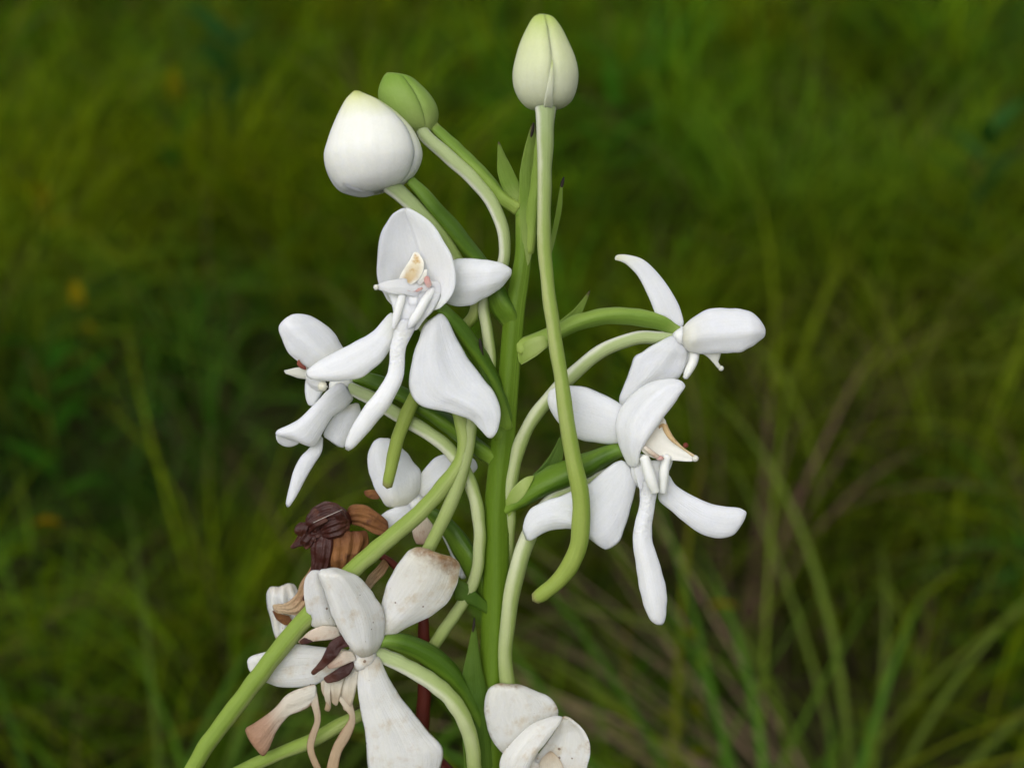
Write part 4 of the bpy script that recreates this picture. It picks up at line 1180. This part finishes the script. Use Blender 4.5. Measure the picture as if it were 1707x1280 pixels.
# ---- flower cut by the bottom edge
F = flower("flower", (880, 1275, 44, 26), "white flower with brown edged petals below the stem, cut by the picture edge", M_stain)
petal("lateral_sepal", z([(852, 1268), (832, 1248), (815, 1221), (807, 1180), (813, 1152), (830, 1137)], (40, 46, 48, 46, 42, 38)),
      z([(904, 1240), (924, 1216), (930, 1188), (922, 1168), (898, 1152), (862, 1140)], (38, 40, 40, 40, 38, 36)), M_stain_edge, F, bulge=16, th=8, n=40, m=23)
petal("dorsal_sepal", z([(872, 1330), (882, 1287), (896, 1258), (909, 1240), (921, 1222), (931, 1206), (937, 1194)], (62, 60, 60, 62, 64, 66, 66)),
      z([(968, 1330), (977, 1285), (984, 1256), (982, 1232), (970, 1212), (954, 1199), (941, 1193)], (66, 80, 84, 82, 76, 70, 66)), M_stain_edge, F, bulge=-16, th=8, n=42, m=23)
petal("petal", z([(838, 1330), (834, 1290), (836, 1260), (856, 1234), (884, 1209), (912, 1197), (932, 1193)], (66, 76, 80, 80, 76, 70, 66)),
      z([(866, 1330), (878, 1290), (893, 1261), (908, 1241), (922, 1221), (932, 1206), (938, 1194)], (90, 92, 92, 88, 82, 74, 67)), M_stain, F, bulge=14, th=8, n=42, m=23)
petal("column", z([(886, 1306), (892, 1282), (900, 1262), (910, 1250)], (58, 58, 58, 58)), z([(944, 1306), (940, 1280), (931, 1262), (918, 1250)], (62, 62, 60, 58)), M_throat_old, F, bulge=5, th=5, n=26, m=17, ripple=2, crumple=1.5)
petal("lip_lobe", z([(870, 1296), (852, 1320), (846, 1350)], (72, 76, 76)), z([(930, 1296), (934, 1320), (930, 1350)], (72, 76, 76)), M_stain, F, bulge=10, th=8, n=20)
tube("ovary", [(826, 1350, 2, 14), (838, 1320, 18, 14), (855, 1290, 34, 12), (868, 1276, 40, 9)], M_ovary, F, ribs=3, rib_amp=0.13)

# ---- right-hand front flower
D = flower("flower", (1068, 785, 44, 26, 0.9, 1.1), "large white flower right of the stem with a tan beaked column")
petal("dorsal_sepal", z([(1048, 778), (1036, 753), (1028, 726), (1029, 695), (1043, 667), (1068, 646), (1095, 635), (1120, 632), (1139, 637)], (56, 52, 48, 46, 46, 50, 54, 58, 60)),
      z([(1064, 778), (1068, 754), (1078, 735), (1091, 717), (1107, 695), (1121, 679), (1131, 663), (1138, 651), (1142, 643)], (72, 80, 84, 86, 84, 80, 74, 68, 62)), M_petal, D, bulge=20, th=8, n=50, m=23)
petal("lateral_sepal", z([(1044, 684), (1032, 672), (1000, 654), (974, 645), (946, 643), (924, 648), (914, 656)], (30, 30, 32, 32, 30, 28, 26)),
      z([(1046, 732), (1028, 740), (994, 738), (964, 731), (934, 707), (918, 684), (913, 667)], (28, 28, 28, 28, 28, 26, 26)), M_petal, D, bulge=16, th=9)
petal("lip_lobe", z([(1038, 762), (1007, 783), (982, 806), (958, 817), (942, 823), (930, 828), (910, 834), (885, 848), (869, 878)], (48, 52, 56, 58, 60, 62, 62, 60, 56)),
      z([(1064, 794), (1057, 825), (1047, 865), (1032, 902), (1010, 917), (990, 904), (955, 882), (912, 886), (879, 906)], (54, 60, 64, 66, 64, 62, 62, 62, 58)), M_lobe, D, bulge=12, th=8, n=56, m=25)
petal("lip_lobe", z([(1064, 796), (1067, 822), (1066, 844), (1057, 878), (1055, 908), (1061, 952), (1071, 1002), (1082, 1028), (1096, 1041)], (66, 68, 70, 72, 72, 72, 72, 72, 72)),
      z([(1098, 796), (1095, 820), (1091, 844), (1086, 878), (1087, 904), (1099, 940), (1109, 980), (1110, 1015), (1106, 1041)], (64, 68, 70, 72, 72, 72, 72, 72, 72)), M_strap, D, bulge=19, th=11, n=50, m=17)
petal("lip_lobe", z([(1112, 786), (1126, 808), (1150, 823), (1179, 837), (1208, 844), (1232, 847), (1245, 853)], (48, 50, 54, 60, 64, 66, 66)),
      z([(1092, 830), (1120, 852), (1137, 867), (1162, 887), (1194, 897), (1222, 892), (1243, 861)], (50, 54, 58, 62, 66, 68, 66)), M_lobe, D, bulge=12, th=8, n=44)
petal("throat", z([(1054, 770), (1056, 786), (1062, 804), (1068, 822)], (66, 68, 70, 70)), z([(1124, 764), (1118, 780), (1110, 796), (1100, 822)], (56, 60, 64, 66)), M_throat, D, bulge=8, th=8, n=26)
tube("stigma_arm", [(1074, 762, 84, 8.5), (1080, 782, 88, 9.5), (1087, 804, 90, 9.5), (1093, 820, 90, 7)], M_stigma, D)
tube("stigma_arm", [(1112, 760, 72, 7.5), (1108, 780, 78, 8), (1106, 804, 80, 7.5), (1105, 821, 80, 6)], M_stigma, D)
petal("column", z([(1104, 694), (1110, 702), (1113, 719), (1122, 731), (1134, 743), (1150, 754), (1160, 760)], (62, 64, 66, 68, 70, 72, 72)),
      z([(1066, 748), (1076, 758), (1092, 764), (1108, 766), (1124, 767), (1144, 769), (1156, 769)], (78, 76, 74, 72, 72, 72, 72)), M_tan, D, bulge=-6, th=6, n=34, m=17)
tube("anther", [(1098, 712, 58, 7), (1106, 707, 62, 6.5), (1111, 717, 65, 5.5), (1120, 731, 68, 4), (1134, 744, 70, 3.3), (1149, 755, 71, 2.8), (1158, 761, 72, 2.4)], M_ridge, D, m=10, rough=1.2)
ball("column_tip", (1159, 764, 73), 5.5, M_column, D, bump=0.06)
ball("pollinium", (1143, 742, 73), 4.2, M_redbit, D, bump=0.3, wf=0.5)
tube("pollinium", [(1075, 746, 88, 3), (1084, 753, 89, 4.2), (1095, 761, 87, 4.5), (1103, 765, 85, 3.6)], M_beige, D, m=8)
ball("stigma", (1100, 763.5, 87), 5, M_pink, D, sx=1.3, sy=0.8, bump=0.15)
tube("ovary", [(842, 848, 4, 11), (868, 832, 10, 16), (905, 808, 16, 21), (950, 788, 22, 22), (992, 768, 28, 18), (1026, 752, 34, 13), (1044, 752, 38, 9)], M_ovary, D, ribs=3, rib_amp=0.13, twist=0.8)
tube("spur", [(1052, 778, 34, 10), (1020, 790, 26, 11), (975, 808, 18, 11.5), (928, 828, 14, 12), (898, 860, 16, 13), (876, 908, 22, 14), (862, 950, 24, 14), (851, 1000, 26, 13.5), (845, 1050, 26, 13), (842, 1095, 24, 13), (846, 1140, 22, 14), (852, 1180, 20, 12)], M_spur_pale, D, n=90)

# ---- upper right flower, in profile
H = flower("flower", (1136, 562, 4, 18), "white flower in profile at the upper right on an arching stalk")
petal("lateral_sepal", z([(1106, 552), (1093, 524), (1080, 492), (1064, 462), (1046, 443), (1034, 436), (1024, 434)], (6, 8, 8, 8, 8, 8, 8)),
      z([(1144, 546), (1132, 510), (1110, 473), (1091, 449), (1069, 432), (1045, 425), (1026, 425)], (2, 2, 0, 0, 2, 4, 6)), M_petal_cream, H, bulge=9, th=9, n=42)
petal("dorsal_sepal", z([(1134, 553), (1150, 532), (1171, 519), (1196, 513), (1222, 512), (1244, 518), (1260, 528), (1271, 544), (1275, 553)], (8, 4, 0, -2, -2, 0, 2, 4, 6)),
      z([(1136, 572), (1150, 586), (1170, 588), (1200, 589), (1230, 586), (1250, 579), (1262, 571), (1270, 564), (1275, 558)], (14, 16, 16, 16, 16, 14, 12, 10, 8)), M_petal_far, H, bulge=26, th=9, n=46, m=23)
petal("lip_lobe", z([(1120, 558), (1096, 572), (1072, 586), (1058, 595), (1050, 618), (1040, 642), (1032, 664), (1033, 676)], (10, 14, 16, 16, 14, 12, 10, 8)),
      z([(1142, 560), (1146, 584), (1142, 608), (1132, 630), (1110, 640), (1084, 655), (1062, 672), (1046, 690)], (8, 8, 8, 8, 8, 8, 6, 4)), M_lobe, H, bulge=12, th=8, n=44)
petal("column", z([(1164, 586), (1178, 594), (1188, 604), (1196, 613), (1203, 616)], (10, 10, 10, 10, 10)), z([(1202, 586), (1200, 596), (1197, 604), (1202, 611), (1206, 613)], (6, 6, 8, 10, 10)), M_column, H, bulge=4, th=6, n=22, m=11)
ball("column_tip", (1202, 614, 10), 4.5, M_column, H)
tube("stigma_arm", [(1158, 584, 8, 8), (1156, 602, 10, 7.5), (1148, 618, 12, 6.5), (1142, 630, 12, 4.5)], M_stigma, H)
petal("throat", z([(1138, 580), (1136, 600), (1136, 622)], (4, 4, 4)), z([(1166, 584), (1158, 606), (1144, 626)], (2, 2, 4)), M_throat, H, bulge=4, th=7, n=16, m=11)
tube("ovary", [(866, 582, 6, 15), (890, 572, 8, 14), (926, 556, 10, 13), (961, 539, 10, 13.5), (1002, 528, 10, 14), (1050, 526, 8, 14.5), (1096, 535, 6, 13.5), (1122, 547, 4, 10), (1134, 554, 4, 7)], M_ovary_lt, H, ribs=3, rib_amp=0.13, twist=1.2)
tube("spur", [(1130, 560, 2, 9), (1100, 563, 2, 10.5), (1061, 563, 2, 10.5), (1012, 580, 4, 11), (969, 611, 6, 11.5), (929, 649, 8, 11.5), (894, 690, 8, 11.5), (870, 732, 8, 11.5), (857, 778, 8, 11.5), (849, 822, 6, 11), (850, 870, 0, 10), (848, 920, -8, 9), (842, 985, -16, 9)], M_spur_pale, H, n=90)

# ---- bracts and stalk bases on the stem
petal("bract", z([(872, 352), (842, 322), (830, 290), (829, 258), (830, 236)], (2, 0, -4, -6, -8)), z([(880, 338), (868, 312), (856, 286), (843, 260), (832, 236)], (2, -2, -6, -8, -8)), M_bract, orchid, bulge=8, th=4, n=28, m=11)
petal("bract", z([(872, 446), (868, 360), (866, 300), (872, 256), (886, 206)], (10, 12, 14, 14, 12)), z([(882, 446), (900, 360), (898, 300), (896, 256), (892, 204)], (10, 10, 8, 8, 10)), M_bract, orchid, bulge=9, th=4, n=32, m=11)
petal("bract", z([(908, 430), (918, 396), (926, 356), (932, 320), (936, 300)], (20, 28, 34, 36, 36)), z([(916, 436), (926, 398), (936, 352), (938, 318), (939, 300)], (20, 28, 34, 36, 36)), M_bract, orchid, bulge=3, th=4, n=26, m=9)
tube("bract_tip", [(936, 312, 36, 2.6), (938, 304, 36, 3), (940, 296, 36, 1.5)], M_tipdark, orchid, m=7)
tube("bract_tip", [(884, 234, 12, 2), (887, 220, 12, 3), (890, 206, 11, 1.5)], M_tipdark, orchid, m=7)
tube("bract_tip", [(806, 604, 36, 2.4), (803, 588, 38, 3.2), (801, 572, 38, 2.8), (800, 565, 38, 1.2)], M_tipdark, orchid, m=7)
petal("bract", z([(842, 712), (822, 676), (806, 640), (798, 606), (799, 572)], (16, 26, 34, 38, 38)), z([(856, 700), (846, 664), (828, 630), (812, 602), (803, 572)], (14, 20, 28, 34, 37)), M_bract_dk, orchid, bulge=7, th=4, n=26, m=11)
petal("bract", z([(864, 588), (900, 562), (936, 532), (958, 514), (983, 484)], (-6, -6, -8, -8, -8)), z([(876, 600), (918, 576), (950, 548), (968, 526), (984, 485)], (-6, -6, -8, -8, -8)), M_bract, orchid, bulge=-6, th=4, n=28, m=11)
petal("bract", z([(862, 584), (880, 566), (902, 560), (912, 562)], (12, 20, 22, 20)), z([(866, 610), (886, 598), (906, 584), (914, 576)], (12, 22, 24, 20)), M_node, orchid, bulge=5, th=4, n=18, m=9)
petal("bract", z([(848, 832), (872, 808), (895, 784), (918, 756), (936, 722)], (-4, 0, 2, 2, 0)), z([(852, 850), (890, 834), (924, 806), (938, 766), (938, 724)], (-4, 2, 4, 2, 0)), M_bract_dk, orchid, bulge=-6, th=4, n=30, m=11)
petal("bract", z([(840, 836), (856, 812), (876, 796), (892, 792)], (12, 22, 26, 22)), z([(846, 866), (860, 846), (874, 828), (884, 808)], (10, 20, 28, 30)), M_node, orchid, bulge=4, th=4, n=20, m=9)
petal("bract", z([(776, 1300), (770, 1210), (766, 1150), (774, 1108), (790, 1034)], (30, 34, 36, 36, 32)), z([(822, 1300), (818, 1210), (812, 1150), (803, 1108), (792, 1034)], (28, 30, 32, 34, 32)), M_bract_dk, orchid, bulge=8, th=4, n=34, m=13)
petal("bract", z([(822, 1012), (800, 992), (778, 972), (756, 962)], (12, 20, 24, 22)), z([(820, 1028), (796, 1014), (774, 1004), (756, 998)], (14, 22, 24, 20)), M_bract_dk, orchid, bulge=5, th=4, n=20, m=9)
tube("bract_tip", [(788, 1052, 36, 2), (790, 1040, 35, 2.6), (791, 1030, 34, 1.4)], M_tipdark, orchid, m=7)
for (x, y, d, r, mt) in ((868, 352, -2, 12, M_ovary_lt), (824, 1008, 0, 19, M_stem), (836, 720, 2, 18, M_stem)):
    ball("stalk_base", (x, y, d), r, mt, orchid, sx=0.9, sy=1.35, bump=0.03)
